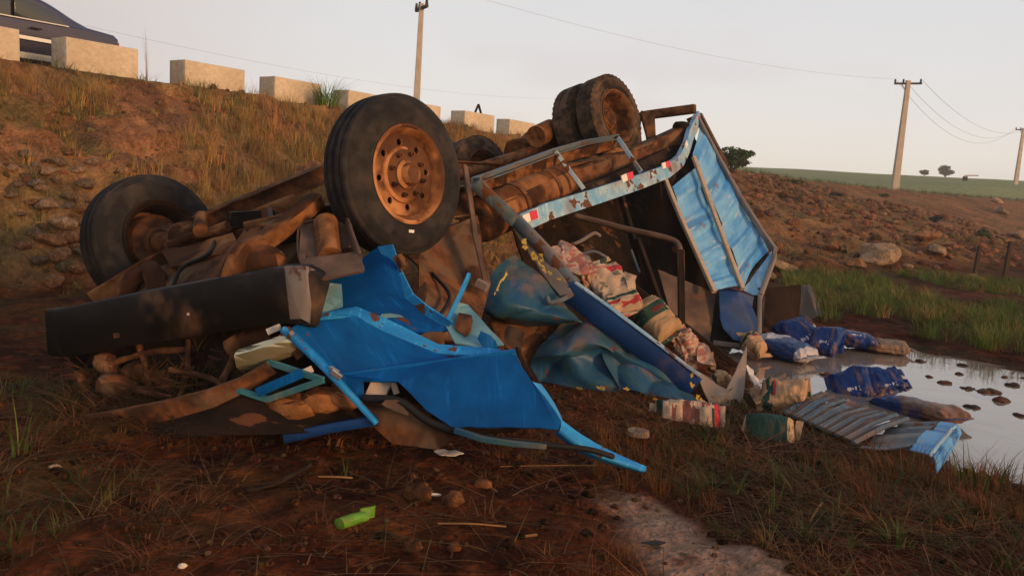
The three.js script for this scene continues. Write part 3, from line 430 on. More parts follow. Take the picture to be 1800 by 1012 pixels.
const rockShapes = [0, 1, 2, 3, 4, 5].map((i) => boxUV(rockGeo(i, 1, rr(0.55, 0.8), rr(0.7, 1))));
function rock(px, py, wpx, label, group, mi, shape, flat = 0.8) {
  const c = groundHit(px, py); const d = -ray(px, py).z && c.distanceTo(camera.position); const r = wpx / 2 * d / F; const i = shape ?? Math.floor(rnd() * 6);
  const o = new THREE.Mesh(rockShapes[i], rockMats[mi ?? Math.floor(rnd() * 5)]); o.name = numbered('rock'); o.position.copy(c).add(V(0, r * 0.3, 0)); o.scale.set(r, r * flat, r * rr(0.8, 1)); o.rotation.set(rr(-0.3, 0.3), rr(0, 6.28), rr(-0.3, 0.3)); o.castShadow = o.receiveShadow = true; tag(o, label, 'rock', group); scene.add(o); return o;
}
// stones heaped at the foot of the bank, left of the far wheel
[[84, 372, 42, 1], [112, 400, 44, 2], [74, 335, 24, 2], [90, 435, 46, 3], [36, 382, 20, 1], [137, 304, 22, 2], [82, 306, 26, 2], [100, 322, 22, 1], [62, 330, 30, 4], [124, 352, 28, 0], [150, 330, 36, 0], [120, 425, 40, 3], [58, 415, 30, 0], [105, 460, 36, 3], [140, 450, 30, 0], [30, 330, 26, 0], [55, 360, 24, 3], [20, 350, 20, 1], [118, 368, 22, 4], [140, 375, 26, 3], [75, 405, 24, 0], [97, 290, 30, 0], [60, 296, 20, 4], [150, 400, 24, 4], [130, 480, 34, 3], [70, 465, 30, 0], [40, 440, 26, 3], [95, 500, 36, 3], [20, 300, 18, 2], [46, 275, 22, 4], [120, 275, 20, 3], [160, 290, 22, 1]]
  .forEach(([x, y, w, m], i) => rock(x, y, w, ['big rounded tan stone in the heap left of the far front wheel', 'flat pale stone on the heap beside the far front wheel', 'small pale stone high in the heap left of the far front wheel'][i] || `${['grey', 'tan', 'pale', 'rusty', 'bluish'][m]} stone of the left bank heap, ${x < 60 ? 'left' : x < 110 ? 'middle' : 'right'} part, ${y < 320 ? 'at its top' : y < 380 ? 'upper half' : y < 440 ? 'lower half' : 'at its bottom'}`, i > 2 ? 'stones heaped at the left bank' : undefined, m));
// boulders at the foot of the right bank
[[1372, 478, 62, 1, 'large brown boulder directly behind the bright blue truck side'], [1347, 492, 34, 1, 'pale boulder touching the lower edge of the bright blue truck side'], [1543, 462, 74, 1, 'long rounded boulder at the foot of the red bank'], [1594, 473, 24, 2, 'small round pale boulder right of the long boulder'], [1506, 470, 40, 3, 'brown boulder left of the long boulder'], [1670, 454, 18, 3, 'small orange stone left of the first fence post'], [1722, 450, 14, 2, 'small white stone beside the first fence post'], [1712, 497, 34, 3, 'flat reddish stone below the first fence post'], [1752, 356, 20, 2, 'pale boulder high on the bank at the right'], [1762, 376, 22, 0, 'dark rounded boulder below the pale boulder at the right'], [1625, 424, 50, 3, 'flat ledge of brown rock in the middle of the red bank'], [1648, 445, 34, 1, 'tan rock at the lower right end of the ledge'], [1792, 418, 26, 1, 'tan rock at the right picture edge halfway up the bank'], [1555, 378, 12, 2, 'small pale stone below the middle power pole'], [1574, 393, 12, 2, 'second small pale stone below the middle power pole'], [1460, 440, 30, 3, 'reddish rock at the bank foot between truck and long boulder']]
  .forEach(([x, y, w, m, l]) => rock(x, y, w, l, 'boulders on the right bank', m, undefined, 0.7));
[[1713, 488, 440, 'left of the two dark fence posts at the right'], [1766, 490, 434, 'right of the two dark fence posts at the right']].forEach(([x, y, yt, l]) => { const b = groundHit(x, y) || gp(11, 19); const h = (y - yt) * b.distanceTo(camera.position) / F; solo('fence_post', sweep([b.clone().add(V(0, -0.15, 0)), b.clone().add(V(0.02, h * 0.5, 0)), b.clone().add(V(0.05, h, 0))], rect(0.085, 0.085), V(0, 0, 1)), mat.bark, b, l, 'fence post', 'fence posts at the right'); });
// loose stones and clods, past counting
function scatter(name, label, cat, geo, material, n, place, colr) {
  const list = []; for (let i = 0; i < n * 6 && list.length < n; i++) { const p = place(); if (p) list.push(p); }
  const im = new THREE.InstancedMesh(geo, material, list.length), m = new THREE.Matrix4(), q = new THREE.Quaternion(), c = new THREE.Color();
  list.forEach(([pos, sc, rot], i) => { q.setFromEuler(rot); m.compose(pos, q, Array.isArray(sc) ? V(...sc) : V(sc, sc, sc)); im.setMatrixAt(i, m); im.setColorAt(i, c.setRGB(...colr())); }); im.name = numbered(name); return stuff(im, label, cat);
}
const stoneLow = boxUV(creased((() => { const g = new THREE.IcosahedronGeometry(1, 1), p = g.attributes.position; for (let k = 0; k < p.count; k++) { const v = V(p.getX(k), p.getY(k), p.getZ(k)); v.multiplyScalar(0.75 + 0.6 * n3(v.x * 1.7 + 3, v.y * 1.7, v.z * 1.7, 8)); p.setXYZ(k, v.x, v.y * 0.7, v.z * 0.85); } return g; })(), 0.3));
const stoneMat = mat.rock.clone(); stoneMat.map = mat.rock.map; const eul = () => new THREE.Euler(rr(-0.5, 0.5), rr(0, 6.28), rr(-0.5, 0.5));
const tone = (a, b) => () => mix3(a, b, rnd()).map((x) => x * rr(0.8, 1.2));
scatter('bank_rubble', 'loose reddish rubble covering the right bank', 'rubble', stoneLow, stoneMat, 5600, () => { const X = rr(2, 30), Z = rr(9, 50), z = zones(X, Z); if (z.bank < 0.05 || z.bank > 0.93 || X / Z < 0.22 || fbm(X * 0.7, Z * 0.7, 3, 0, 90) < 0.42) return null; const r = Math.pow(rnd(), 5) * 0.15 + 0.02; return [gp(X, Z), r * (1 + Z * 0.008), eul()]; }, tone([0.28, 0.16, 0.11], [1.0, 0.68, 0.52]));
scatter('bank_stones', 'small stones strewn over the left bank', 'stones', stoneLow, stoneMat, 1900, () => { const X = rr(-8, 2), Z = rr(7, 22), z = zones(X, Z); if (z.bank < 0.08 || z.bank > 0.95) return null; const r = Math.pow(rnd(), 3) * (X < -4 && z.bank < 0.5 ? 0.11 : 0.06) + 0.014; return [gp(X, Z), r, eul()]; }, tone([0.5, 0.36, 0.26], [1.3, 1.0, 0.75]));
scatter('soil_clods', 'crumbs and clods of dark soil on the near ground', 'clods', stoneLow, M({ map: mudTex, roughness: 0.95 }), 7500, () => { const X = rr(-3.4, 3.6), Z = rr(2.7, 8.5); if (pathMask(X, Z) > 0.3 && rnd() > 0.12) return null; if (zones(X, Z).bank > 0.1 || (pondMask(X, Z) > 0.35 && rnd() > 0.1)) return null; const r = Math.pow(rnd(), 7) * 0.034 + 0.004; return [gp(X, Z), r, eul()]; }, tone([0.10, 0.085, 0.08], [0.42, 0.38, 0.38]));
scatter('grit', 'small pale grit on the near ground', 'grit', stoneLow, stoneMat, 700, () => { const X = rr(-2.6, 2.6), Z = rr(2.7, 6); if (pondMask(X, Z) > 0.2) return null; return [gp(X, Z), Math.pow(rnd(), 3) * 0.016 + 0.004, eul()]; }, tone([0.35, 0.25, 0.2], [1.1, 0.85, 0.7]));
// ------------------------------------------------------------------ grass and weeds
function tuft(n, h, spread, w, lean) {
  const pos = [], nor = []; for (let i = 0; i < n; i++) {
    const a = rr(0, 6.28), r = spread * Math.sqrt(rnd()), b = V(Math.cos(a) * r, -0.02, Math.sin(a) * r), d = V(Math.cos(a + rr(-1, 1)), 0, Math.sin(a + rr(-1, 1))).multiplyScalar(lean * rr(0.3, 1.2)), L = h * rr(0.5, 1.15), s = V(-d.z, 0, d.x).normalize().multiplyScalar(w * rr(0.6, 1.2));
    const P = (t) => b.clone().add(V(d.x * t * t * L, L * (t - 0.28 * lean * t * t), d.z * t * t * L)); const ks = [0, 0.35, 0.7, 1];
    for (let k = 0; k < 3; k++) { const p = P(ks[k]), q = P(ks[k + 1]), w0 = 1 - ks[k] * 0.8, w1 = 1 - ks[k + 1] * 0.95; const c = [p.clone().addScaledVector(s, w0), p.clone().addScaledVector(s, -w0), q.clone().addScaledVector(s, w1), q.clone().addScaledVector(s, -w1)]; for (const j of [0, 1, 2, 2, 1, 3]) pos.push(c[j].x, c[j].y, c[j].z); }
  }
  const g = new THREE.BufferGeometry(); g.setAttribute('position', new THREE.Float32BufferAttribute(pos, 3)); g.computeVertexNormals(); return g;
}
const bladeMat = new THREE.MeshPhysicalMaterial({ roughness: 0.8, specularIntensity: 0.3, side: THREE.DoubleSide });
const yaw = () => new THREE.Euler(rr(-0.15, 0.15), rr(0, 6.28), rr(-0.15, 0.15));
const T1 = tuft(16, 0.4, 0.09, 0.005, 0.5), T2 = tuft(12, 0.22, 0.08, 0.005, 0.9), T3 = tuft(26, 0.3, 0.12, 0.004, 0.8), T4 = tuft(9, 0.12, 0.07, 0.003, 1.6);
const DRY = tone([0.16, 0.085, 0.03], [0.38, 0.22, 0.08]), DRYD = tone([0.055, 0.020, 0.007], [0.20, 0.078, 0.024]), GRN = tone([0.035, 0.055, 0.012], [0.10, 0.12, 0.03]), GRND = tone([0.018, 0.028, 0.008], [0.06, 0.066, 0.018]);
const heap = (X, Z) => X < -4.4 && Z < 11.8 && X > -7.2 && rnd() > 0.08;
const GRNB = tone([0.05, 0.075, 0.014], [0.13, 0.165, 0.035]);
const onBank = (X, Z, th, lo = 0.08, hi = 0.99) => { if (heap(X, Z)) return false; const z = zones(X, Z); return z.bank > lo && z.bank < hi && fbm(X * 0.8, Z * 0.8, 4, 0, 81) > th; };
scatter('dry_grass', 'dry orange grass on the left bank', 'grass', T1, bladeMat, 2300, () => { const X = rr(-9, 3), Z = rr(8, 26); return onBank(X, Z, 0.46, 0.2, 0.9) ? [gp(X, Z), rr(0.6, 1.25), yaw()] : null; }, DRY);
scatter('dry_grass', 'short dry grass between the stones of the left bank', 'grass', T2, bladeMat, 3200, () => { const X = rr(-9, 4), Z = rr(7.5, 26); return onBank(X, Z, 0.36, 0.08, 0.95) ? [gp(X, Z), rr(0.6, 1.3), yaw()] : null; }, DRY);
scatter('bank_grass', 'olive grass patches on the left bank', 'grass', T2, bladeMat, 1500, () => { const X = rr(-9, 4), Z = rr(7.5, 26), z = zones(X, Z); return z.bank > 0.02 && z.bank < 0.99 && fbm(X * 1.3 + 40, Z * 1.3, 4, 0, 86) > 0.52 ? [gp(X, Z), rr(0.7, 1.5), yaw()] : null; }, tone([0.06, 0.06, 0.016], [0.16, 0.13, 0.04]));
scatter('green_grass', 'green grass strip between the puddle and the right bank', 'grass', T3, bladeMat, 2300, () => { const X = rr(4, 16), Z = rr(8.6, 19), z = zones(X, Z); return z.bank < 0.14 && pondMask(X, Z) < 0.02 && X / Z > 0.34 && fbm(X * 0.6, Z * 0.6, 3, 0, 91) > 0.43 ? [gp(X, Z), rr(0.5, 1.15), yaw()] : null; }, () => rnd() > 0.16 ? GRNB() : DRY());
scatter('bank_weeds', 'sparse weeds on the right bank', 'weeds', T2, bladeMat, 1600, () => { const X = rr(4, 45), Z = rr(14, 75), z = zones(X, Z); return z.bank > 0.1 && z.bank < 1 && X / Z > 0.24 && fbm(X * 0.5 + 9, Z * 0.5, 3, 0, 92) > 0.54 ? [gp(X, Z), rr(0.8, 1.8), yaw()] : null; }, tone([0.07, 0.075, 0.02], [0.16, 0.12, 0.045]));
scatter('foreground_grass', 'dry brown grass on the near right ground', 'grass', T3, bladeMat, 420, () => { const X = rr(0.4, 4), Z = rr(2.8, 5.6); return X / Z > 0.12 && pondMask(X, Z) < 0.15 && pathMask(X, Z) < 0.15 && Z < 4.9 - 0.1 * X && fbm(X * 1.4, Z * 1.4, 3, 0, 93) > 0.52 ? [gp(X, Z), rr(0.2, 0.55), yaw()] : null; }, DRYD);
scatter('foreground_grass', 'matted straw and thin grass on the near ground', 'grass', T4, bladeMat, 1500, () => { const X = rr(-3.2, 4), Z = rr(2.7, 6.5); return pondMask(X, Z) < 0.1 && pathMask(X, Z) < 0.2 && fbm(X * 1.6, Z * 1.6, 3, 0, 94) > (X > 0.6 ? 0.5 : X < -1.3 ? 0.56 : 0.66) ? [gp(X, Z), rr(0.5, 1.4), yaw()] : null; }, DRYD);
scatter('foreground_grass', 'short green grass on the near ground', 'grass', T2, bladeMat, 420, () => { const X = rr(-3.4, 4), Z = rr(2.7, 7.5); return pondMask(X, Z) < 0.15 && pathMask(X, Z) < 0.15 && (X < -1.4 || X > 0.7) && fbm(X * 1.1 + 5, Z * 1.1, 3, 0, 95) > 0.57 ? [gp(X, Z), rr(0.35, 1), yaw()] : null; }, GRND);
const T5 = tuft(7, 0.2, 0.1, 0.0028, 3.2);
scatter('fallen_straw', 'fallen straw lying flat on the near ground', 'straw', T5, bladeMat, 900, () => { const X = rr(-3, 4), Z = rr(2.7, 6); return pondMask(X, Z) < 0.1 && pathMask(X, Z) < 0.3 && (X > 0.9 ? rnd() > 0.2 : rnd() > 0.75) ? [gp(X, Z), [rr(0.5, 1.4), rr(0.15, 0.5), rr(0.5, 1.4)], yaw()] : null; }, tone([0.05, 0.022, 0.01], [0.20, 0.095, 0.04]));
scatter('field_grass', 'grass along the top of the right bank', 'grass', T3, bladeMat, 1500, () => { const s = rr(25, 110), q = rr(-9, 1) + bend(s), X = -7.7 + TX * s + NX * q, Z = 15 + TZ * s + NZ * q; return [gp(X, Z), rr(0.8, 1.6), yaw()]; }, tone([0.06, 0.075, 0.025], [0.13, 0.13, 0.05]));
function weed(name, px, py, n, h, spread, w, lean, cols, label, cat, group, gpos) { const p = gpos || groundHit(px, py); const g = tuft(n, h, spread, w, lean); const c = []; const cnt = g.attributes.position.count; for (let i = 0; i < cnt / 18; i++) { const k = cols(); for (let j = 0; j < 18; j++) c.push(...k); } g.setAttribute('color', new THREE.Float32BufferAttribute(c, 3)); g.setAttribute('uv', new THREE.Float32BufferAttribute(new Float32Array(cnt * 2), 2)); const o = new THREE.Mesh(g, mat.leaf); o.name = numbered(name); o.position.copy(p); o.castShadow = o.receiveShadow = true; tag(o, label, cat, group); scene.add(o); return o; }
{
  const p = roadPoint(574, 0.35); p.y = H(p.x, -p.z) - 0.02;
  weed('tall_grass_tuft', 0, 0, 260, 0.78, 0.26, 0.008, 0.75, tone([0.05, 0.10, 0.02], [0.13, 0.2, 0.05]), 'tall bright green grass tuft in front of the concrete blocks', 'grass tuft', undefined, p);
  [[258, 0.0, 1.0, 'left of the two thin weed stalks against the sky between the blocks'], [306, 0.05, 0.55, 'right of the two thin weed stalks against the sky, beside a block']].forEach(([px, q, h, l]) => { const b = roadPoint(px, q); b.y = H(b.x, -b.z); weed('weed_stalk', 0, 0, 5, h, 0.03, 0.006, 0.12, DRY, l, 'weed', 'weed stalks on the bank top', b); });
  const W = [[606, 838, 5, 0.2, 0.02, 0.004, 0.3, GRN, 'thin upright green sprout in front of the blue cab'], [26, 800, 14, 0.32, 0.06, 0.006, 0.6, GRN, 'green grass clump at the left picture edge'], [660, 945, 16, 0.1, 0.05, 0.004, 1.2, GRND, 'small weed beside the green litter'], [1578, 955, 30, 0.14, 0.07, 0.01, 0.9, GRN, 'leafy green weed at the lower right'], [1296, 868, 9, 0.2, 0.03, 0.006, 0.8, GRN, 'bent green blades right of the bare track'], [1480, 900, 7, 0.22, 0.04, 0.005, 0.9, GRN, 'pale green blades in the dry grass at the right'], [1410, 950, 16, 0.16, 0.035, 0.005, 1.0, GRND, 'low green clump beside the bare track'], [1720, 860, 34, 0.3, 0.12, 0.005, 0.5, GRN, 'green clump at the near edge of the puddle'], [1590, 850, 60, 0.32, 0.16, 0.004, 0.6, DRYD, 'tall rusty dry clump in front of the corrugated sheet'], [110, 930, 16, 0.12, 0.1, 0.004, 1.1, GRND, 'low green clump at the lower left'], [1350, 600, 8, 0.1, 0.03, 0.004, 0.8, GRND, 'small weed at the bag pile'], [1180, 810, 18, 0.12, 0.1, 0.004, 1.2, GRND, 'low weeds at the tip of the blue pillar'], [1770, 880, 40, 0.26, 0.16, 0.005, 0.6, DRYD, 'dry brown clump at the right picture edge by the puddle'], [985, 705, 10, 0.2, 0.05, 0.004, 0.7, GRND, 'weed sprouting between blue cab and crumpled teal sheet']];
  W.forEach(([x, y, n, h, s, w, l, c, lab]) => weed('weed', x, y, n, h, s, w, l, c, lab, 'weed', 'weeds on the near ground'));
}

// ------------------------------------------------------------------ the overturned truck
const truck = thing('overturned_truck', V(0.2, 0, -6.4), 'wrecked blue lorry lying upside down with its wheels in the air', 'truck');
const P = (px, py, d) => at(px, py, d);
function viewNormal(px, py, ax, ay) { // a direction that leans right by ax and up by ay in the picture and otherwise faces the viewer
  const f = ray(px, py).normalize(), R = V(1, 0, 0).applyEuler(camera.rotation), r = R.addScaledVector(f, -R.dot(f)).normalize(), u = r.clone().cross(f).normalize();
  return r.multiplyScalar(ax).addScaledVector(u, ay).addScaledVector(f, -Math.sqrt(Math.max(0, 1 - ax * ax - ay * ay)));
}
const orient = (g, c, n, spin = 0) => { g.rotateY(spin); g.applyQuaternion(new THREE.Quaternion().setFromUnitVectors(V(0, 1, 0), n)); g.translate(c.x, c.y, c.z); return g; };
const tyreProfile = (R, w, lug) => {
  const h = w / 2, o = [[0.285, h * 0.72], [0.298, h * 0.86], [0.33, h * 0.97], [0.345, h * 0.955], [0.385, h * 1.03], [0.40, h * 1.02], [0.44, h], [R - 0.055, h * 0.93], [R - 0.03, h * 0.84], [R - 0.026, h * 0.80], [R - 0.012, h * 0.76]];
  const tread = lug ? [[R - 0.014, h * 0.70], [R - 0.012, h * 0.2], [R - 0.022, h * 0.12], [R - 0.022, 0]] : [[R - 0.003, h * 0.68], [R, h * 0.5], [R - 0.012, h * 0.46], [R - 0.012, h * 0.41], [R + 0.001, h * 0.37], [R + 0.002, h * 0.13], [R - 0.012, h * 0.09], [R - 0.012, h * 0.03], [R + 0.002, 0]];
  const half = [...o, ...tread]; return [[0.285, 0], ...half, ...half.slice(0, -1).reverse().map(([r, y]) => [r, -y]), [0.285, 0]];
};
function wheel(c, n, kind, label, spin = 0, R = 0.525, w = 0.27) {
  const g = new THREE.Group(); g.name = 'wheel'; truck.add(g); origin.set(g, origin.get(truck)); if (label) g.userData.label = label;
  const rearKind = kind !== 'front' && kind !== 'back', tm = rearKind ? mat.tyreDusty : mat.tyre, ty = [lathe(tyreProfile(R, w, rearKind), 84)];
  if (rearKind) for (let k = 0; k < 44; k++) for (const s of [-1, 1]) { const b = new THREE.BoxGeometry(0.024, w * 0.36, 0.05, 1, 2, 1); b.rotateX(s * 0.35); b.translate(R - 0.0255, s * w * 0.23, 0); b.rotateY((k + (s > 0 ? 0.5 : 0)) / 44 * Math.PI * 2); ty.push(creased(b, 0.5)); }
  mesh('tyre', ty.map((t) => orient(t, c, n, spin)), tm, g);
  const h = w / 2, rm = rearKind ? mat.rust : mat.rimDust;
  if (kind === 'front') {
    const disc = new THREE.Shape(); disc.absarc(0, 0, 0.262, 0, Math.PI * 2); for (let k = 0; k < 8; k++) { const q = new THREE.Path(); q.absarc(Math.cos(k * Math.PI / 4) * 0.212, Math.sin(k * Math.PI / 4) * 0.212, 0.025, 0, Math.PI * 2); disc.holes.push(q); }
    const dg = new THREE.ExtrudeGeometry(disc, { depth: 0.012, bevelEnabled: true, bevelSize: 0.004, bevelThickness: 0.004, curveSegments: 40 }); dg.rotateX(-Math.PI / 2); dg.translate(0, 0.055, 0);
    mesh('rim', [lathe([[0.285, h * 0.6], [0.29, h * 0.86], [0.318, h * 0.93], [0.324, h * 1.0], [0.312, h * 1.04], [0.298, h * 0.98], [0.284, h * 0.84], [0.272, h * 0.62], [0.262, 0.04], [0.262, -h * 0.8], [0.285, -h * 0.8]]), creased(dg, 0.5), lathe([[0.188, 0.066], [0.182, 0.082], [0.165, 0.094], [0.11, 0.098], [0.09, 0.094]])].map((q) => orient(q, c, n, spin)), rm, g);
    mesh('hub', [lathe([[0.098, 0.096], [0.098, 0.112], [0.086, 0.118], [0.076, 0.125], [0.07, 0.16], [0.062, 0.172], [0.05, 0.172], [0.046, 0.166], [0.0, 0.166]], 32)].map((q) => orient(q, c, n, spin)), mat.rimDust, g);
    for (let k = 0; k < 8; k++) { const a = (k + 0.5) / 8 * Math.PI * 2, q = new THREE.CylinderGeometry(0.015, 0.019, 0.034, 6); q.translate(Math.cos(a) * 0.138, 0.11, Math.sin(a) * 0.138); const q2 = new THREE.CylinderGeometry(0.008, 0.008, 0.06, 8); q2.translate(Math.cos(a) * 0.138, 0.115, Math.sin(a) * 0.138); mesh('lug_nut', [orient(creased(q, 0.4), c, n, spin), orient(creased(q2, 0.4), c, n, spin)], mat.rust, g); }
    for (let k = 0; k < 8; k++) mesh('brake_dust_shield', orient(lathe([[0.0, 0.0], [0.255, 0.0]], 24), c, n), mat.dark, g) && k === 0 ? (k = 8) : 0;
  } else if (kind === 'back') { // seen from the inside: brake drum and backing plate
    mesh('rim', [lathe([[0.285, h * 0.6], [0.29, h * 0.86], [0.318, h * 0.93], [0.324, h], [0.312, h * 1.04], [0.284, h * 0.84], [0.26, h * 0.5], [0.256, -h * 0.6]])].map((q) => orient(q, c, n)), mat.dark, g);
    mesh('brake_drum', [lathe([[0.0, 0.09], [0.1, 0.09], [0.12, 0.05], [0.2, 0.045], [0.215, 0.06], [0.22, 0.04], [0.225, -0.06], [0.26, -0.08]], 40)].map((q) => orient(q, c, n)), mat.rust, g);
  } else {
    mesh('rim', [lathe(kind === 'outer' ? [[0.285, h * 0.6], [0.29, h * 0.86], [0.318, h * 0.93], [0.322, h], [0.31, h * 1.03], [0.285, h * 0.86], [0.268, h * 0.5], [0.26, -0.02], [0.235, -0.065], [0.16, -0.08], [0.14, -0.05], [0.10, -0.045], [0.095, 0.03], [0, 0.035]] : [[0.285, h * 0.6], [0.318, h * 0.93], [0.31, h * 1.03], [0.268, h * 0.5], [0.25, 0.0], [0.12, 0.0], [0.1, 0.08], [0, 0.09]])].map((q) => orient(q, c, n)), kind === 'outer' ? mat.rust : mat.mud, g);
  }
  return g;
}
const nF = viewNormal(715, 308, 0.70, 0.085), cF = P(696, 309, 5.28);
const wf = wheel(cF, nF, 'front', 'big front wheel with orange mud-caked rim', 0.25);
{ const e1 = nF.clone().cross(V(0, 1, 0)).normalize(), c = P(723, 406, 4.98); mesh('wear_mark', plate([[-.022, -.008], [.02, -.012], [.024, .006], [-.02, .01]].map(([x, y]) => c.clone().addScaledVector(e1, -x).add(V(0, y, 0)).addScaledVector(nF, 0.0)), 0.004), mat.whiteTape, wf); }
const nB = viewNormal(275, 420, 0.52, 0.16), cB = P(270, 428, 6.2);
wheel(cB, nB, 'back', 'far front wheel seen from its inner side');
const nR = viewNormal(1075, 207, 0.80, 0.27), cR = P(1072, 208, 9.7);
wheel(cR, nR, 'outer', 'outer tyre of the raised rear pair'); wheel(cR.clone().addScaledVector(nR, -0.37), nR, 'inner', 'inner tyre of the raised rear pair');
const cQ = P(842, 308, 10.6); wheel(cQ, nR, 'inner', 'rear wheel of the far side, dusty'); wheel(cQ.clone().addScaledVector(nR, -0.34), nR, 'inner');
// running gear
mesh('front_axle', [cylin(cF.clone().addScaledVector(nF, -0.12), P(600, 395, 5.5), 0.07), bar(P(600, 395, 5.5), P(330, 430, 6.0), 0.10, 0.13), cylin(P(330, 430, 6.0), cB, 0.09)].map((g, i) => dent(g, 0.006)), mat.rust, truck);
mesh('rear_axle', [cylin(cR, cQ, 0.11), (() => { const s = new THREE.SphereGeometry(0.27, 24, 16); const c = cR.clone().lerp(cQ, 0.52); s.translate(c.x, c.y, c.z); return creased(s, 1); })()].map((g) => dent(g, 0.012)), mat.mud, truck);
mesh('frame_rail', sweep(A3([[345, 398, 5.75], [430, 362, 6.0], [510, 330, 6.25], [575, 302, 6.5], [700, 290, 7.2], [905, 300, 9.0], [1010, 280, 10.8]]), chan(0.075, 0.145, 0.012)), mat.rust, truck);
mesh('frame_rail', sweep(A3([[470, 430, 4.95], [560, 395, 5.3], [700, 365, 6.0], [840, 350, 6.9], [960, 318, 8.2], [1100, 285, 9.7], [1205, 255, 10.7]]), chan(0.09, 0.25, 0.014)), mat.rust, truck);
mesh('frame_rail', dent(sweep(A3([[165, 527, 5.7], [260, 470, 5.75], [345, 428, 5.8], [420, 395, 5.9], [520, 355, 6.1]]), rect(0.10, 0.13)), 0.012), mat.mud, truck);
for (const [a, b, s] of [[[905, 310, 8.8], [968, 330, 8.3], 0.16], [[1000, 300, 9.8], [1060, 312, 9.3], 0.16], [[1085, 262, 10.8], [1165, 272, 10.2], 0.2]]) mesh('cross_member', bar(P(...a), P(...b), s, 0.16), mat.rust, truck);
// heavy brown spring hangers and arms between bumper and wheel
mesh('spring_hanger', dent(sweep(A3([[556, 352, 5.15], [520, 382, 5.0], [480, 412, 4.86], [452, 432, 4.78]]), rect(0.115, 0.10)), 0.01, 9), mat.mud, truck);
mesh('spring_hanger', dent(sweep(A3([[458, 428, 4.75], [432, 440, 4.68], [416, 458, 4.62], [408, 480, 4.58], [405, 505, 4.56]]), rect(0.13, 0.11, 0.03)), 0.012, 9), mat.mud, truck);
mesh('spring_hanger', dent(sweep(A3([[250, 480, 5.35], [234, 490, 5.3], [222, 510, 5.28], [216, 532, 5.26]]), rect(0.11, 0.11, 0.03)), 0.015, 9), mat.mud, truck);
mesh('spring_hanger', dent(sweep(A3([[262, 470, 5.4], [272, 486, 5.25], [278, 510, 5.2], [276, 532, 5.18]]), rect(0.13, 0.10, 0.03)), 0.015, 9), mat.mud, truck);
mesh('gear_housing', dent(creased(new THREE.SphereGeometry(0.16, 28, 20).scale(1.05, 0.9, 0.9).translate(...P(456, 470, 4.72).toArray()), 1), 0.03, 7), mat.mud, truck);
mesh('gear_housing', dent(creased(new THREE.SphereGeometry(0.12, 24, 16).scale(1.5, 0.8, 0.9).translate(...P(335, 415, 5.9).toArray()), 1), 0.05, 9), mat.mud, truck);
for (let i = 0; i < 7; i++) { const k = i * 4.4; mesh('spring_leaf', bar(P(404 - i, 374 + k, 5.75), P(478 + i * 1.5, 370 + k * 0.85, 5.95), 0.08, 0.014), mat.black, truck); }
mesh('spring_clamp', bar(P(466, 366, 5.86), P(470, 402, 5.86), 0.05, 0.1), mat.steel, truck);
for (const [a, b, r] of [[[300, 432, 5.7], [400, 398, 5.6], 0.045], [[320, 420, 5.65], [392, 405, 5.5], 0.035], [[352, 405, 5.5], [352, 380, 5.75], 0.05], [[430, 402, 5.4], [560, 372, 5.6], 0.05], [[290, 445, 5.6], [345, 440, 5.5], 0.035]]) mesh('steering_rod', dent(cylin(P(...a), P(...b), r, r * 0.8, 12), 0.012, 14), mat.mud, truck);
mesh('floor_pan', plate(A3([[205, 512, 5.5], [255, 478, 5.5], [415, 425, 5.35], [430, 402, 5.4], [520, 392, 5.2], [540, 400, 5.0], [560, 480, 4.75], [430, 500, 4.8], [230, 530, 5.2]]), 0.02, { amp: 0.03 }), mat.rust, truck);
mesh('floor_pan', plate(A3([[430, 402, 5.45], [560, 375, 5.3], [600, 380, 5.1], [640, 470, 4.95], [545, 490, 4.7], [440, 440, 5.2]]), 0.02, { amp: 0.02 }), mat.dark, truck);
mesh('floor_pan', plate(A3([[285, 445, 5.55], [410, 412, 5.45], [425, 440, 5.2], [300, 470, 5.3]]), 0.02, { amp: 0.04, freq: 7 }), mat.mud, truck, 'muddy orange floor plate beside the far wheel');
// bumper with a bare end
const bumperPath = A3([[103, 577, 5.15], [122, 578, 5.02], [250, 553, 4.85], [400, 527, 4.6], [500, 512, 4.42], [536, 514, 4.36], [549, 521, 4.44]]);
mesh('bumper', dent(sweep(bumperPath, [[-0.05, -0.165], [0.06, -0.165], [0.075, -0.15], [0.08, 0.118], [0.066, 0.135], [-0.08, 0.14], [-0.08, 0.125], [0.05, 0.118], [0.062, 0.1], [0.055, -0.14], [-0.05, -0.15]], V(0.02, 1, 0.05)), 0.045, 1.7), mat.black, truck, 'long black front bumper');
mesh('bumper_end', dent(sweep(A3([[507, 511, 4.405], [534, 510, 4.36], [548, 516, 4.42], [551, 525, 4.55]]), rect(0.012, 0.29, 0.004), V(0.02, 1, 0.05)), 0.004, 6).translate(0.02, 0.0, 0.085), mat.bare, truck, 'scraped bare end of the bumper');
for (const [x, y] of [[330, 552], [450, 492]]) mesh('bolt', cylin(P(x, y, 4.62), P(x, y, 4.58), 0.009, 0.009, 8), mat.bare, truck);
mesh('number_plate_bracket', [bar(P(192, 575, 4.86), P(208, 582, 4.84), 0.02, 0.035), bar(P(200, 590, 4.84), P(262, 583, 4.8), 0.02, 0.03)], mat.rust, truck);
mesh('corner_bracket', sweep(A3([[80, 585, 5.3], [104, 588, 5.18], [106, 603, 5.15], [84, 596, 5.25]]), rect(0.02, 0.03)), mat.rust, truck);
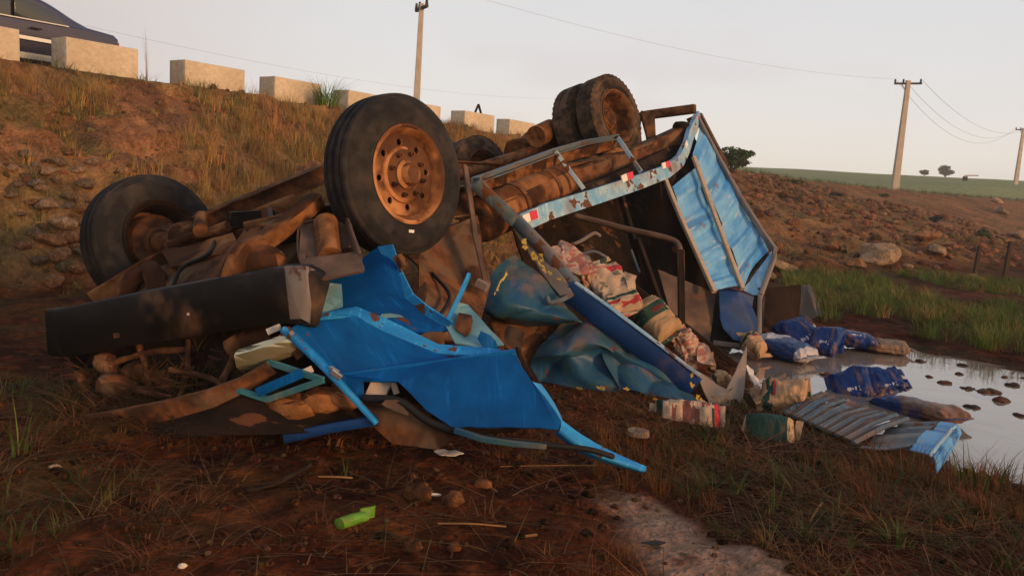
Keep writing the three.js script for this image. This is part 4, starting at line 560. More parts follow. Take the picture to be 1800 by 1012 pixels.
// step well right of the bumper: a torn open steel box
mesh('step_well', [plate(A3([[524, 392, 5.0], [608, 377, 5.05], [622, 430, 4.9], [540, 458, 4.62]]), 0.012, { amp: 0.012 }), plate(A3([[528, 395, 5.0], [542, 402, 4.98], [536, 462, 4.55], [525, 455, 4.6]]), 0.012), plate(A3([[604, 378, 5.05], [612, 384, 4.9], [632, 446, 4.55], [622, 448, 4.8]]), 0.012), plate(A3([[527, 456, 4.58], [634, 443, 4.62], [640, 470, 4.5], [640, 477, 4.44], [545, 495, 4.36], [536, 478, 4.4]]), 0.014, { amp: 0.008 }), tube(A3([[524, 393, 4.98], [565, 384, 5.0], [608, 376, 5.02], [618, 405, 4.9], [632, 444, 4.6]]), 0.009), tube(A3([[524, 394, 4.98], [523, 430, 4.8], [527, 456, 4.57], [537, 478, 4.4], [545, 494, 4.35]]), 0.008)], mat.brown, truck, 'torn open brown step box beside the front wheel');
mesh('hydraulic_cylinder', dent(cylin(P(572, 392, 4.95), P(580, 452, 4.68), 0.075, 0.07), 0.006), mat.mud, truck);
// crushed front of the cab: dark shell, lamp and grille frame
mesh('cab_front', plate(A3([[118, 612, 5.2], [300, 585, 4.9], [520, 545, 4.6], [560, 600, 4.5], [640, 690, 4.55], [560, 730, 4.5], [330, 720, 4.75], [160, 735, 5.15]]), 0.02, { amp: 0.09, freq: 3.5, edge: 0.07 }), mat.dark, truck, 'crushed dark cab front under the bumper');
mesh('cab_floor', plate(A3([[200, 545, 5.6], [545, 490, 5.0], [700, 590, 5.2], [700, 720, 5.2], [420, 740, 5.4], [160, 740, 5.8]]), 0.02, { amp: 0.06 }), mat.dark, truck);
{ const l = mesh('headlamp', dent(sweep(A3([[424, 634, 4.42], [450, 626, 4.38], [488, 612, 4.36], [524, 600, 4.36]]), rect(0.10, 0.125, 0.03), V(0.28, 1, 0)), 0.004, 8), mat.glass, truck, 'clear rectangular headlamp'); mesh('lamp_bezel', sweep(A3([[494, 585, 4.34], [512, 600, 4.33], [528, 628, 4.32]]), rect(0.02, 0.05)), mat.rust, l); mesh('indicator_lamp', bar(P(470, 583, 4.4), P(492, 574, 4.4), 0.03, 0.035), mat.paper, l); }
mesh('lamp_housing', dent(sweep(A3([[410, 620, 4.62], [440, 600, 4.6], [480, 586, 4.58]]), rect(0.12, 0.16, 0.04)), 0.03, 9), mat.mud, truck);
const ring = (pts, w, h, m, name, lab) => mesh(name, pts.map((p, i) => bar(p, pts[(i + 1) % pts.length], w, h)), m, truck, lab);
ring(A3([[412, 683, 4.34], [474, 637, 4.32], [568, 668, 4.2], [470, 702, 4.28]]), 0.02, 0.034, mat.grille, 'grille_frame', 'teal grille frame hanging below the headlamp');
mesh('grille_bar', bar(P(452, 690, 4.27), P(532, 655, 4.24), 0.02, 0.05), mat.cab, truck); mesh('grille_bar', bar(P(478, 680, 4.3), P(548, 648, 4.27), 0.02, 0.035), mat.paper, truck);
mesh('roof_edge', dent(sweep(A3([[110, 756, 4.62], [190, 742, 4.55], [290, 722, 4.44], [370, 700, 4.36], [430, 674, 4.32], [476, 646, 4.31]]), rect(0.05, 0.15, 0.01), V(0.1, 1, 0.3), { scale: (k) => 1 - 0.45 * k }), 0.012, 4), mat.rust, truck, 'long bent dark roof edge on the soil');
mesh('roof_panel', patch([A3([[110, 752, 4.7], [270, 730, 4.55], [430, 690, 4.4], [620, 690, 4.45]]), A3([[130, 770, 4.5], [290, 750, 4.4], [450, 730, 4.3], [660, 735, 4.4]]), A3([[200, 780, 4.4], [330, 768, 4.3], [520, 762, 4.25], [664, 748, 4.3]])], 20, 40, 0.01, (u, v, p) => 0.05 * (n3(p.x * 4, p.y * 4, p.z * 4, 3) - 0.5)), mat.dark, truck, 'flattened dark cab roof pressed into the soil');
mesh('roof_strip', dent(sweep(A3([[500, 770, 4.28], [580, 752, 4.26], [662, 738, 4.24]]), rect(0.03, 0.05)), 0.006), mat.navy, truck);
for (let i = 0; i < 34; i++) { const k = rnd(), x = lerp(150, 640, k), c = P(x, lerp(690, 650, k) + rr(-50, 60), lerp(5.0, 4.48, k) + rr(-0.05, 0.12)), r = rr(0.03, 0.085); const g = new THREE.DodecahedronGeometry(r, 1); g.scale(rr(0.8, 2), rr(0.5, 1), 1); g.rotateZ(rr(-1, 1)); g.translate(c.x, c.y, c.z); mesh('engine_part', dent(creased(g, 0.3), r * 0.5, 0.7 / r, i), [mat.mud, mat.rust, mat.dark][i % 3], truck); }
for (const [x, y, d, r] of [[515, 712, 4.36, 0.1], [570, 706, 4.36, 0.09], [605, 700, 4.36, 0.07]]) { const c = P(x, y, d), g = new THREE.DodecahedronGeometry(r, 2); g.scale(1.5, 0.8, 0.9); g.translate(c.x, c.y, c.z); mesh('engine_part', dent(creased(g, 0.4), 0.04, 9, x), mat.mud, truck); }
for (const [a, b, r] of [[[190, 640, 5.0], [330, 615, 4.8], 0.02], [[300, 650, 4.75], [420, 700, 4.5], 0.018], [[240, 600, 4.95], [262, 730, 4.85], 0.022], [[330, 600, 4.8], [310, 720, 4.7], 0.016], [[420, 590, 4.62], [380, 690, 4.62], 0.02], [[150, 690, 4.95], [300, 700, 4.75], 0.02]]) mesh('bent_pipe', dent(tube(A3([a, [(a[0] + b[0]) / 2 + 8, (a[1] + b[1]) / 2 - 10, (a[2] + b[2]) / 2], b]), r), 0.008, 14, r * 1e3), mat.rust, truck);
// blue cab side: outer panel, folded flange, pillars
const lower = A3([[512, 580, 4.36], [530, 563, 4.4], [604, 659, 4.36], [791, 633, 4.34], [904, 617, 4.3], [917, 646, 4.26], [939, 676, 4.2], [961, 707, 4.16], [987, 742, 4.12], [981, 756, 4.1], [900, 752, 4.12], [796, 753, 4.16], [750, 722, 4.2], [722, 692, 4.24], [700, 671, 4.27], [638, 671, 4.3], [640, 700, 4.29], [628, 704, 4.29]]);
mesh('cab_side_panel', plate(lower, 0.014, { amp: 0.02, freq: 2.6, edge: 0.05, rag: 0.005 }), mat.cab, truck, 'dark blue lower cab side with a torn window opening');
mesh('cab_side_panel', patch([A3([[528, 562, 4.42], [565, 556, 4.46], [626, 556, 4.47], [650, 572, 4.46], [706, 597, 4.44], [770, 622, 4.41], [800, 632, 4.385], [904, 616, 4.3]]), A3([[560, 602, 4.385], [600, 600, 4.41], [650, 606, 4.42], [690, 615, 4.41], [740, 627, 4.39], [780, 634, 4.37], [830, 630, 4.35], [905, 620, 4.29]]), A3([[604, 660, 4.355], [640, 655, 4.36], [680, 650, 4.36], [720, 645, 4.355], [760, 639, 4.35], [791, 634, 4.338], [840, 627, 4.32], [905, 622, 4.295]])], 24, 60, 0.012, (u, v, p) => 0.018 * (n3(p.x * 2.6, p.y * 2.6, p.z * 2.6, 1) - 0.5) * Math.sin(Math.PI * u)), mat.cab, truck, 'upper blue cab side panel above the crease');
mesh('panel_crease', sweep(A3([[604, 659, 4.345], [700, 646, 4.335], [791, 633, 4.325], [850, 625, 4.31], [906, 617, 4.28]]), rect(0.010, 0.024), V(0, 1, 0.3)), mat.creasePaint, truck);
mesh('panel_flange', patch([A3([[508, 580, 4.37], [530, 562, 4.43], [575, 548, 4.5], [626, 540, 4.56], [652, 546, 4.56], [704, 577, 4.53], [770, 606, 4.48], [800, 617, 4.44], [887, 606, 4.38], [906, 617, 4.3]]), A3([[514, 584, 4.36], [533, 568, 4.4], [575, 558, 4.44], [624, 556, 4.47], [646, 570, 4.47], [702, 596, 4.44], [768, 622, 4.41], [800, 632, 4.38], [886, 620, 4.32], [908, 624, 4.28]])], 6, 60, 0.012), mat.cabEdge, truck, 'bright folded blue flange along the upper cab edge');
mesh('front_pillar', dent(sweep(A3([[500, 578, 4.34], [560, 634, 4.28], [618, 696, 4.22], [662, 744, 4.2]]), rect(0.055, 0.03), V(0.7, 0.7, 0.1), { scale: (k) => 1.25 - 0.6 * k }), 0.004), mat.cabEdge, truck, 'bright blue windscreen pillar slanting to the ground');
mesh('hinge', [bar(P(583, 652, 4.22), P(600, 664, 4.22), 0.03, 0.03), bar(P(580, 645, 4.22), P(595, 654, 4.22), 0.02, 0.02)], mat.chrome, truck); mesh('bolt', cylin(P(512, 585, 4.32), P(512, 585, 4.28), 0.012), mat.bare, truck);
mesh('rear_pillar', patch([A3([[934, 672, 4.24], [950, 690, 4.22], [970, 716, 4.18], [988, 746, 4.14]]), A3([[950, 676, 4.3], [966, 698, 4.27], [980, 722, 4.22], [990, 746, 4.16]])], 4, 12, 0.012), mat.cabEdge, truck);
mesh('door_pillar', patch([A3([[985, 738, 4.14], [1020, 764, 4.14], [1075, 795, 4.16], [1136, 822, 4.2]]), A3([[984, 756, 4.1], [1018, 782, 4.1], [1070, 806, 4.12], [1134, 827, 4.17]]), A3([[976, 760, 4.18], [1010, 788, 4.17], [1064, 811, 4.18], [1130, 829, 4.2]])], 6, 24, 0.016), mat.cabEdge, truck, 'pointed pale blue pillar running down to the ground');
mesh('window_frame', [tube(A3([[640, 700, 4.26], [700, 705, 4.22], [752, 740, 4.18], [800, 760, 4.15]]), 0.022), tube(A3([[796, 756, 4.12], [850, 768, 4.08], [940, 780, 4.08], [1035, 790, 4.1], [1076, 802, 4.12]]), 0.016)], mat.rubber, truck);
mesh('window_sill', sweep(A3([[800, 756, 4.1], [850, 772, 4.06], [900, 779, 4.06], [960, 784, 4.08]]), rect(0.03, 0.03)), mat.teal, truck);
mesh('window_glass', plate(A3([[634, 704, 4.34], [700, 708, 4.3], [752, 742, 4.24], [800, 764, 4.18], [770, 790, 4.2], [690, 780, 4.3], [650, 744, 4.34]]), 0.006, { amp: 0.01 }), mat.rust, truck, 'mud-smeared window of the crushed cab');
mesh('seat_remains', [bar(P(650, 678, 4.42), P(680, 692, 4.42), 0.08, 0.12), bar(P(690, 672, 4.4), P(697, 692, 4.4), 0.02, 0.03)], mat.paper, truck);
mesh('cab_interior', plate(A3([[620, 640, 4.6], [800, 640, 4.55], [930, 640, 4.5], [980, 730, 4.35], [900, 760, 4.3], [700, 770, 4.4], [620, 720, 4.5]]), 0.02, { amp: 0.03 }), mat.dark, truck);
mesh('fender', patch([A3([[560, 500, 4.86], [620, 470, 4.98], [663, 437, 5.05], [686, 432, 5.02]]), A3([[575, 520, 4.8], [640, 490, 4.86], [680, 475, 4.86], [704, 478, 4.84]]), A3([[595, 548, 4.72], [660, 528, 4.74], [705, 525, 4.73], [722, 522, 4.72]]), A3([[640, 556, 4.62], [700, 558, 4.64], [745, 560, 4.64], [786, 562, 4.62]]), A3([[700, 580, 4.56], [735, 586, 4.57], [765, 588, 4.58], [790, 580, 4.58]])], 24, 24, 0.014, (u, v, p) => 0.012 * (n3(p.x * 5, p.y * 5, p.z * 5, 8) - 0.5)), mat.cab, truck, 'deep blue inner fender in front of the big wheel');
mesh('fender_edge', patch([A3([[664, 434, 5.03], [676, 458, 4.95], [690, 490, 4.84], [704, 526, 4.74], [744, 556, 4.66], [784, 580, 4.6]]), A3([[690, 430, 4.97], [702, 462, 4.88], [708, 480, 4.82], [726, 516, 4.7], [752, 538, 4.62], [796, 566, 4.55]])], 5, 30, 0.012), mat.cabEdge, truck, 'bright blue edge of the inner fender');
mesh('fender_latch', dent(bar(P(698, 450, 4.85), P(710, 470, 4.83), 0.05, 0.05), 0.01, 20), mat.rust, truck);
mesh('door_post', sweep(A3([[824, 484, 4.72], [808, 520, 4.66], [786, 566, 4.58]]), rect(0.022, 0.07), V(0, 0.3, 1)), mat.cabEdge, truck, 'narrow blue strip standing up beside the fender');
mesh('door_skin', plate(A3([[806, 532, 4.68], [822, 536, 4.72], [886, 606, 4.5], [850, 612, 4.46], [800, 604, 4.5], [784, 574, 4.58]]), 0.012, { amp: 0.006 }), mat.paleTeal, truck, 'pale teal door skin with a rusty square hole'); mesh('latch_hole', plate(A3([[806, 550, 4.615], [830, 556, 4.6], [828, 580, 4.54], [818, 592, 4.52], [800, 578, 4.56]]), 0.02, { amp: 0.01, freq: 20 }), mat.rust, truck);
mesh('bracket', plate(A3([[548, 520, 4.55], [578, 498, 4.62], [600, 500, 4.66], [602, 540, 4.56], [560, 555, 4.5], [548, 545, 4.5]]), 0.012, { amp: 0.02, freq: 8 }), mat.paleTeal, truck, 'torn pale teal bracket behind the bumper end');
mesh('cab_edge_remains', dent(sweep(A3([[904, 616, 4.42], [916, 640, 4.38], [930, 668, 4.34]]), rect(0.05, 0.07, 0.02)), 0.02, 14), mat.dark, truck);
// cab back and mudguard behind the front wheel
mesh('cab_back', plate(A3([[700, 440, 5.75], [790, 400, 6.1], [838, 380, 6.3], [862, 500, 6.0], [846, 560, 5.6], [800, 600, 5.2], [735, 590, 5.1], [735, 470, 5.5]]), 0.015, { amp: 0.02 }), mat.rust, truck, 'dark brown cab back behind the big wheel');
mesh('mudguard_stay', dent(sweep(A3([[817, 290, 6.0], [826, 350, 5.95], [836, 420, 5.85], [852, 490, 5.7], [851, 504, 5.68]]), rect(0.075, 0.014), V(0.9, 0.1, 0.4), { scale: (k) => 0.6 + 0.5 * Math.sin(Math.PI * Math.min(1, k * 0.8 + 0.25)) }), 0.004), mat.brown, truck, 'thin brown metal stay standing beside the big wheel'); mesh('stay_bracket', bar(P(838, 496, 5.66), P(856, 506, 5.64), 0.05, 0.06), mat.bare, truck);
mesh('fuel_tank', [dent(cylin(P(846, 385, 6.9), P(985, 322, 8.2), 0.205, 0.205, 40), 0.008, 5), dent(creased(new THREE.SphereGeometry(0.205, 32, 16).scale(1, 1, 0.5).translate(...P(848, 384, 6.92).toArray()), 1), 0.008)], mat.mud, truck, 'dusty orange cylindrical tank'); for (const k of [0.3, 0.72]) { const a = P(846, 385, 6.9), b = P(985, 322, 8.2), c = a.clone().lerp(b, k), e = b.clone().sub(a).normalize(); mesh('tank_strap', cylin(c, c.clone().addScaledVector(e, 0.06), 0.216, 0.216, 40), mat.rust, truck); }
mesh('drive_shaft', cylin(P(640, 360, 6.4), cR.clone().lerp(cQ, 0.5), 0.06), mat.rust, truck);
mesh('brake_chamber', dent(cylin(P(942, 240, 9.6), P(968, 228, 9.9), 0.13, 0.13), 0.008), mat.mud, truck); mesh('brake_chamber', dent(cylin(P(905, 268, 9.9), P(935, 258, 10.2), 0.16, 0.13), 0.03, 6), mat.mud, truck);
mesh('spring_pack', [0, 1, 2, 3, 4].map((i) => sweep(A3([[930 - i * 4, 318 - i * 5, 8.9], [1000, 290 - i * 6, 9.4], [1110 + i * 3, 268 - i * 5, 10.1]]), rect(0.09, 0.022))), mat.rust, truck);
for (let i = 0; i < 26; i++) { const t = rnd(), c = P(lerp(880, 1150, t), lerp(350, 268, t) + rr(-22, 14), lerp(7.9, 10.1, t)); mesh('mud_lump', dent(creased(new THREE.SphereGeometry(rr(0.05, 0.13), 14, 10).scale(rr(0.8, 1.6), rr(0.6, 1), 1).translate(c.x, c.y, c.z), 1), 0.05, 8, i), mat.mud, truck); }
mesh('torn_flap', plate(A3([[930, 300, 8.0], [975, 288, 8.2], [968, 303, 8.1], [950, 312, 8.0], [946, 304, 8.0], [940, 312, 8.0]]), 0.01, { amp: 0.03 }), mat.rubber, truck);
// tail of the chassis
mesh('tail_bar', dent(sweep(A3([[1112, 209, 10.6], [1140, 202, 10.55], [1222, 191, 10.2]]), rect(0.1, 0.115, 0.01)), 0.008), mat.rust, truck, 'rusty tail bar sticking out above the bed'); mesh('tail_bracket', dent(plate(A3([[1126, 198, 10.55], [1150, 200, 10.5], [1152, 240, 10.4], [1158, 268, 10.3], [1140, 266, 10.3], [1136, 235, 10.4]]), 0.09), 0.008), mat.rust, truck); mesh('tail_bracket', bar(P(1120, 208, 10.7), P(1126, 262, 10.5), 0.05, 0.05), mat.rust, truck); mesh('tail_bracket', bar(P(1157, 243, 10.1), P(1148, 268, 10.1), 0.03, 0.06), mat.rust, truck);
mesh('rear_sill', dent(sweep(A3([[950, 340, 8.3], [1080, 296, 9.4], [1150, 268, 10.2], [1212, 238, 10.8]]), rect(0.18, 0.34, 0.02)), 0.02), mat.rust, truck); mesh('tail_lamp', dent(creased(new THREE.SphereGeometry(0.12, 20, 14).translate(...P(1198, 228, 10.6).toArray()), 1), 0.04, 10), mat.dark, truck);
// ------------------------------------------------------------------ cargo bed, standing on its head
const bed = mesh('bed_floor', plate(A3([[930, 384, 7.06], [1198, 290, 10.1], [1213, 245, 10.9], [960, 330, 11.2], [640, 462, 8.0]]), 0.05), mat.dark, truck);
const bedSide = A3([[908, 395, 6.9], [960, 372, 7.28], [1040, 347, 7.95], [1120, 321, 8.8], [1170, 302, 9.45], [1195, 283, 9.85], [1207, 258, 10.2], [1213, 235, 10.5], [1228, 205, 10.95]]);
const sideRail = mesh('side_rail', dent(sweep(bedSide, chan(0.06, 0.155, 0.012).map(([x, y]) => [-x, y]), V(-0.3, 0.95, 0.1)), 0.008, 5), mat.rail, truck, 'scraped pale blue bed rail with red and white reflectors');
const tape = (a, b, h, m) => mesh('reflector', bar(P(...a), P(...b), 0.012, h, V(-0.3, 0.95, 0.1)), m, sideRail);
tape([919, 386, 6.88], [931, 381, 6.96], 0.075, mat.whiteTape); tape([931, 381, 6.96], [944, 376, 7.06], 0.075, mat.redTape); tape([1093, 315, 8.42], [1102, 311, 8.5], 0.075, mat.whiteTape); tape([1102, 311, 8.5], [1113, 307, 8.62], 0.075, mat.redTape); tape([1164, 292, 9.3], [1170, 290, 9.36], 0.07, mat.whiteTape); tape([1170, 290, 9.36], [1178, 287, 9.45], 0.07, mat.redTape); tape([1205, 258, 10.05], [1208, 250, 10.15], 0.06, mat.whiteTape); tape([1224, 212, 10.75], [1228, 205, 10.85], 0.08, mat.redTape);
// side guard frame above the rail
mesh('side_guard', [sweep(A3([[833, 318, 6.4], [900, 294, 7.0], [975, 266, 7.8], [1030, 250, 8.5], [1086, 240, 9.1]]), chan(0.055, 0.055, 0.01), V(-0.2, 1, 0.2)), bar(P(1084, 240, 9.08), P(1125, 300, 9.0), 0.04, 0.045)], mat.steel, truck, 'slim grey-blue side guard frame above the bed rail');
mesh('guard_flange', patch([A3([[838, 325, 6.46], [905, 300, 7.06], [978, 272, 7.85], [1082, 246, 9.1]]), A3([[842, 338, 6.6], [906, 316, 7.2], [980, 288, 8.0], [1076, 262, 9.2]])], 3, 16, 0.012), mat.mud, truck);
mesh('guard_strut', bar(P(976, 266, 7.82), P(1026, 332, 7.86), 0.035, 0.045), mat.rail, truck); mesh('guard_strut', bar(P(1086, 242, 9.05), P(1127, 302, 9.0), 0.035, 0.05), mat.rail, truck); mesh('guard_strut', dent(sweep(A3([[834, 320, 6.4], [870, 355, 6.55], [910, 392, 6.72]]), rect(0.06, 0.11), V(0.4, 0.8, 0.2)), 0.005), mat.steel, truck);
// front corner post, fallen outwards
mesh('corner_post', dent(sweep(A3([[905, 384, 6.72], [960, 442, 6.62], [1010, 500, 6.5]]), rect(0.10, 0.095), V(0.6, 0.75, 0.2)), 0.006), mat.steel, truck, 'steel blue corner post leaning out from the bed rail');
mesh('corner_strip', plate(A3([[902, 402, 6.72], [922, 398, 6.72], [1000, 500, 6.46], [1006, 514, 6.42], [985, 520, 6.45], [950, 478, 6.58]]), 0.015, { amp: 0.008 }), mat.bare, truck, 'grey strip with yellow paint remains');
mesh('headboard_beam', dent(sweep(A3([[998, 508, 6.5], [1060, 556, 6.42], [1140, 616, 6.32], [1224, 680, 6.2]]), [[-0.05, -0.075], [0.05, -0.085], [0.06, -0.07], [0.055, 0.07], [0.04, 0.085], [-0.06, 0.085], [-0.06, 0.06], [0.02, 0.05], [0.03, -0.05], [-0.05, -0.06]], V(0.6, 0.75, 0.25)), 0.006, 4), mat.navy, truck, 'dark blue headboard beam running down to the ground');
mesh('beam_lip', sweep(A3([[1012, 496, 6.46], [1070, 538, 6.38], [1150, 598, 6.28], [1230, 660, 6.16]]), rect(0.07, 0.012), V(0.6, 0.75, 0.25)), mat.rail, truck, 'light worn lip of the headboard beam'); mesh('beam_hook', tube(A3([[1004, 518, 6.35], [985, 528, 6.3], [966, 532, 6.3], [962, 524, 6.32]]), 0.022), mat.steel, truck);
const yel = (pts, w) => pts.slice(0, -1).forEach((p, i) => { const d = pts[i + 1].clone().sub(p), f = ray(960, 500).normalize(), s = d.clone().cross(f).normalize(), e = d.clone().normalize(), n = Math.max(2, Math.round(d.length() / 0.045)); for (let k = 0; k < n; k++) { if (rnd() < 0.15) continue; const c = p.clone().addScaledVector(d, (k + 0.5) / n).addScaledVector(s, w * rr(-0.5, 0.5)), q = []; for (let a = 0; a < 9; a++) { const r = rr(0.3, 1.35); q.push(c.clone().addScaledVector(e, Math.cos(a / 9 * 6.28) * r * 0.028).addScaledVector(s, Math.sin(a / 9 * 6.28) * r * w * 0.75)); } mesh('yellow_paint', plate(q, 0.004), mat.yellow, truck); } });
yel(A3([[920, 420, 6.6], [928, 440, 6.57], [944, 456, 6.53]]), 0.03); yel(A3([[946, 458, 6.52], [962, 478, 6.48], [988, 492, 6.42]]), 0.018); yel(A3([[948, 446, 6.54], [958, 460, 6.5]]), 0.022);
// crumpled headboard sheet
const fold = (f, a, s) => (u, v, p) => { const r = 1 - Math.abs(2 * n3(p.x * 1.9 + p.y, p.y * 2.6, p.z * 2, s) - 1) * 2.2, q = Math.abs(((u * f * 0.35 + v * f * 0.2 + 0.5 * n3(p.x * 2, p.y * 2, p.z * 2, s + 4)) % 1) - 0.5) * 2; return a * (r * 0.9 + (1 - q) * (1 - q) * 1.1); };
mesh('headboard_sheet', patch([A3([[905, 445, 6.62], [940, 470, 6.56], [975, 505, 6.5], [1010, 545, 6.46]]), A3([[872, 466, 6.5], [910, 495, 6.38], [960, 525, 6.36], [1020, 560, 6.42]]), A3([[848, 505, 6.3], [890, 530, 6.16], [950, 548, 6.22], [1024, 566, 6.36]]), A3([[836, 532, 6.25], [870, 556, 6.2], [940, 563, 6.26], [1010, 568, 6.42]]), A3([[846, 545, 6.5], [880, 568, 6.55], [930, 575, 6.6], [1000, 572, 6.6]])], 44, 44, 0.006, fold(4, 0.022, 2)), mat.teal, truck, 'crumpled teal headboard sheet, upper lobe');
mesh('headboard_sheet', patch([A3([[985, 565, 6.5], [1030, 560, 6.5], [1080, 590, 6.42], [1140, 630, 6.34], [1215, 680, 6.22]]), A3([[955, 590, 6.34], [1010, 592, 6.22], [1070, 610, 6.2], [1140, 645, 6.22], [1218, 692, 6.14]]), A3([[934, 628, 6.3], [990, 626, 6.14], [1060, 640, 6.26], [1140, 664, 6.2], [1224, 704, 6.1]]), A3([[930, 645, 6.34], [985, 655, 6.24], [1055, 672, 6.16], [1140, 692, 6.14], [1240, 718, 6.05]]), A3([[940, 664, 6.24], [1010, 684, 6.2], [1070, 697, 6.14], [1130, 709, 6.12], [1234, 718, 6.08]])], 60, 90, 0.006, fold(6, 0.042, 5)), mat.teal, truck, 'crumpled teal headboard sheet, lower lobe reaching the ground');
mesh('headboard_sheet', patch([A3([[1080, 590, 6.5], [1130, 625, 6.4], [1180, 655, 6.3]]), A3([[1060, 620, 6.25], [1120, 640, 6.2], [1190, 680, 6.12]]), A3([[1090, 680, 6.1], [1140, 690, 6.05], [1215, 712, 6.02]])], 40, 40, 0.006, fold(6, 0.035, 8)), mat.teal, truck);
mesh('torn_lining', plate(A3([[860, 555, 6.55], [950, 565, 6.55], [1000, 570, 6.6], [960, 600, 6.5], [930, 640, 6.4], [900, 620, 6.3], [870, 600, 6.4]]), 0.01, { amp: 0.05 }), mat.rust, truck);
yel(A3([[890, 478, 6.3], [878, 498, 6.22], [868, 520, 6.14]]), 0.014); yel(A3([[1014, 680, 6.1], [1022, 682, 6.08]]), 0.012); yel(A3([[1052, 680, 6.0], [1064, 684, 5.98]]), 0.02); yel(A3([[1098, 682, 5.98], [1104, 683, 5.98]]), 0.014); yel(A3([[1220, 656, 6.0], [1214, 672, 6.0], [1222, 692, 6.0], [1238, 712, 6.0]]), 0.025); yel(A3([[1148, 702, 6.0], [1166, 706, 6.0]]), 0.015);
// inside of the bed
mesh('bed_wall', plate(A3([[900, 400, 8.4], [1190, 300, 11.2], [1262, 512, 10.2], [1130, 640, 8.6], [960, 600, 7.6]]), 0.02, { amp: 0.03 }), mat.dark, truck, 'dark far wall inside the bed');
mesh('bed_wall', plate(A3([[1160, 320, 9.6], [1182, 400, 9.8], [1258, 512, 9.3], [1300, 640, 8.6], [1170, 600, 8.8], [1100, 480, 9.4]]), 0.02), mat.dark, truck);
for (const [a, b] of [[[1092, 345, 8.55], [1128, 470, 8.3]], [[1120, 420, 8.3], [1165, 545, 8.0]]]) mesh('bed_rib', bar(P(...a), P(...b), 0.05, 0.07), mat.dark, truck);
mesh('inner_panel', plate(A3([[1156, 474, 8.5], [1258, 515, 8.7], [1248, 600, 8.4], [1180, 558, 8.3]]), 0.014, { amp: 0.01 }), mat.brown, truck, 'grey-brown inner panel below the bright blue side');
mesh('fallen_bar', bar(P(1098, 492, 7.6), P(1298, 645, 7.4), 0.05, 0.06), mat.dark, truck); mesh('fallen_bar', bar(P(1085, 500, 7.5), P(1282, 655, 7.3), 0.03, 0.035), mat.dark, truck);
mesh('hoop_bar', tube(A3([[1014, 380, 7.5], [1100, 402, 7.5], [1180, 421, 7.45], [1193, 430, 7.4], [1196, 460, 7.3], [1197, 540, 7.1], [1199, 620, 6.9]]), 0.028, 60), mat.brown, truck, 'bent dark hoop bar across the opening'); mesh('hoop_bar', bar(P(1197, 440, 7.3), P(1199, 622, 6.88), 0.06, 0.045), mat.dark, truck);
mesh('bent_rod', tube(A3([[985, 438, 7.2], [1020, 424, 7.2], [1046, 410, 7.2], [1054, 414, 7.2]]), 0.016), mat.bare, truck); mesh('bent_rod', tube(A3([[1024, 446, 7.1], [1044, 442, 7.1], [1066, 452, 7.1]]), 0.014), mat.steel, truck); mesh('bent_rod', tube(A3([[1110, 440, 7.6], [1124, 478, 7.5]]), 0.012), mat.steel, truck);
// bright blue side of the rear half: corrugated sheets between wooden posts
const corr = (amp, n, ph = 0) => (u, v, p) => { const k = Math.abs(((u * n + ph) % 1) - 0.5); return amp * (1 - 1.6 * sst(0.18, 0.32, k)) + 0.03 * (n3(p.x * 1.5, p.y * 1.5, p.z * 1.5, 4) - 0.5); };
const side1 = mesh('side_sheet', patch([A3([[1181, 330, 9.5], [1206, 398, 9.1], [1234, 462, 8.8], [1258, 512, 8.55]]), A3([[1202, 312, 9.75], [1228, 384, 9.35], [1256, 450, 9.0], [1282, 506, 8.75]]), A3([[1222, 296, 10.0], [1250, 372, 9.6], [1280, 440, 9.2], [1304, 503, 8.9]])], 90, 30, 0.006, corr(0.016, 3.3, 0.3)), mat.sheet, truck, 'pale blue corrugated side sheet left of the wooden post');
mesh('side_sheet', patch([A3([[1219, 270, 10.1], [1250, 350, 9.65], [1282, 430, 9.3], [1308, 506, 8.95]]), A3([[1228, 240, 10.5], [1268, 325, 10.0], [1306, 405, 9.6], [1324, 470, 9.2]]), A3([[1232, 218, 10.9], [1278, 300, 10.4], [1322, 380, 9.9], [1352, 440, 9.5]])], 90, 30, 0.006, corr(0.016, 3.1, 0.1)), mat.sheet, truck, 'bright blue corrugated side sheet right of the wooden post');
mesh('side_sheet', plate(A3([[1306, 510, 8.92], [1330, 478, 9.2], [1358, 440, 9.5], [1362, 452, 9.4], [1344, 500, 9.0], [1334, 524, 8.8]]), 0.01, { amp: 0.01 }), mat.sky, truck);
for (const pts of [[[1170, 316, 9.4], [1196, 380, 9.05], [1256, 513, 8.45]], [[1220, 276, 9.95], [1262, 392, 9.35], [1306, 508, 8.8]]]) mesh('wooden_post', sweep(A3(pts), rect(0.05, 0.045)), mat.wood, truck, 'pale wooden post on the blue side');
mesh('edge_rail', dent(sweep(A3([[1226, 206, 10.9], [1260, 272, 10.5], [1300, 345, 10.0], [1340, 408, 9.6], [1362, 438, 9.4], [1362, 452, 9.35], [1336, 524, 8.75], [1334, 600, 8.5]]), rect(0.05, 0.07)), 0.005), mat.bare, truck, 'pale edge rail along the outer side of the blue sheets'); mesh('edge_rail', dent(sweep(A3([[1210, 214, 11.0], [1230, 203, 11.0], [1262, 265, 10.65], [1276, 292, 10.4]]), rect(0.05, 0.09)), 0.006), mat.rust, truck);
mesh('bed_end', plate(A3([[1218, 240, 10.9], [1345, 410, 9.8], [1352, 450, 9.5], [1300, 505, 9.1], [1180, 330, 9.9]]), 0.02), mat.black, truck);
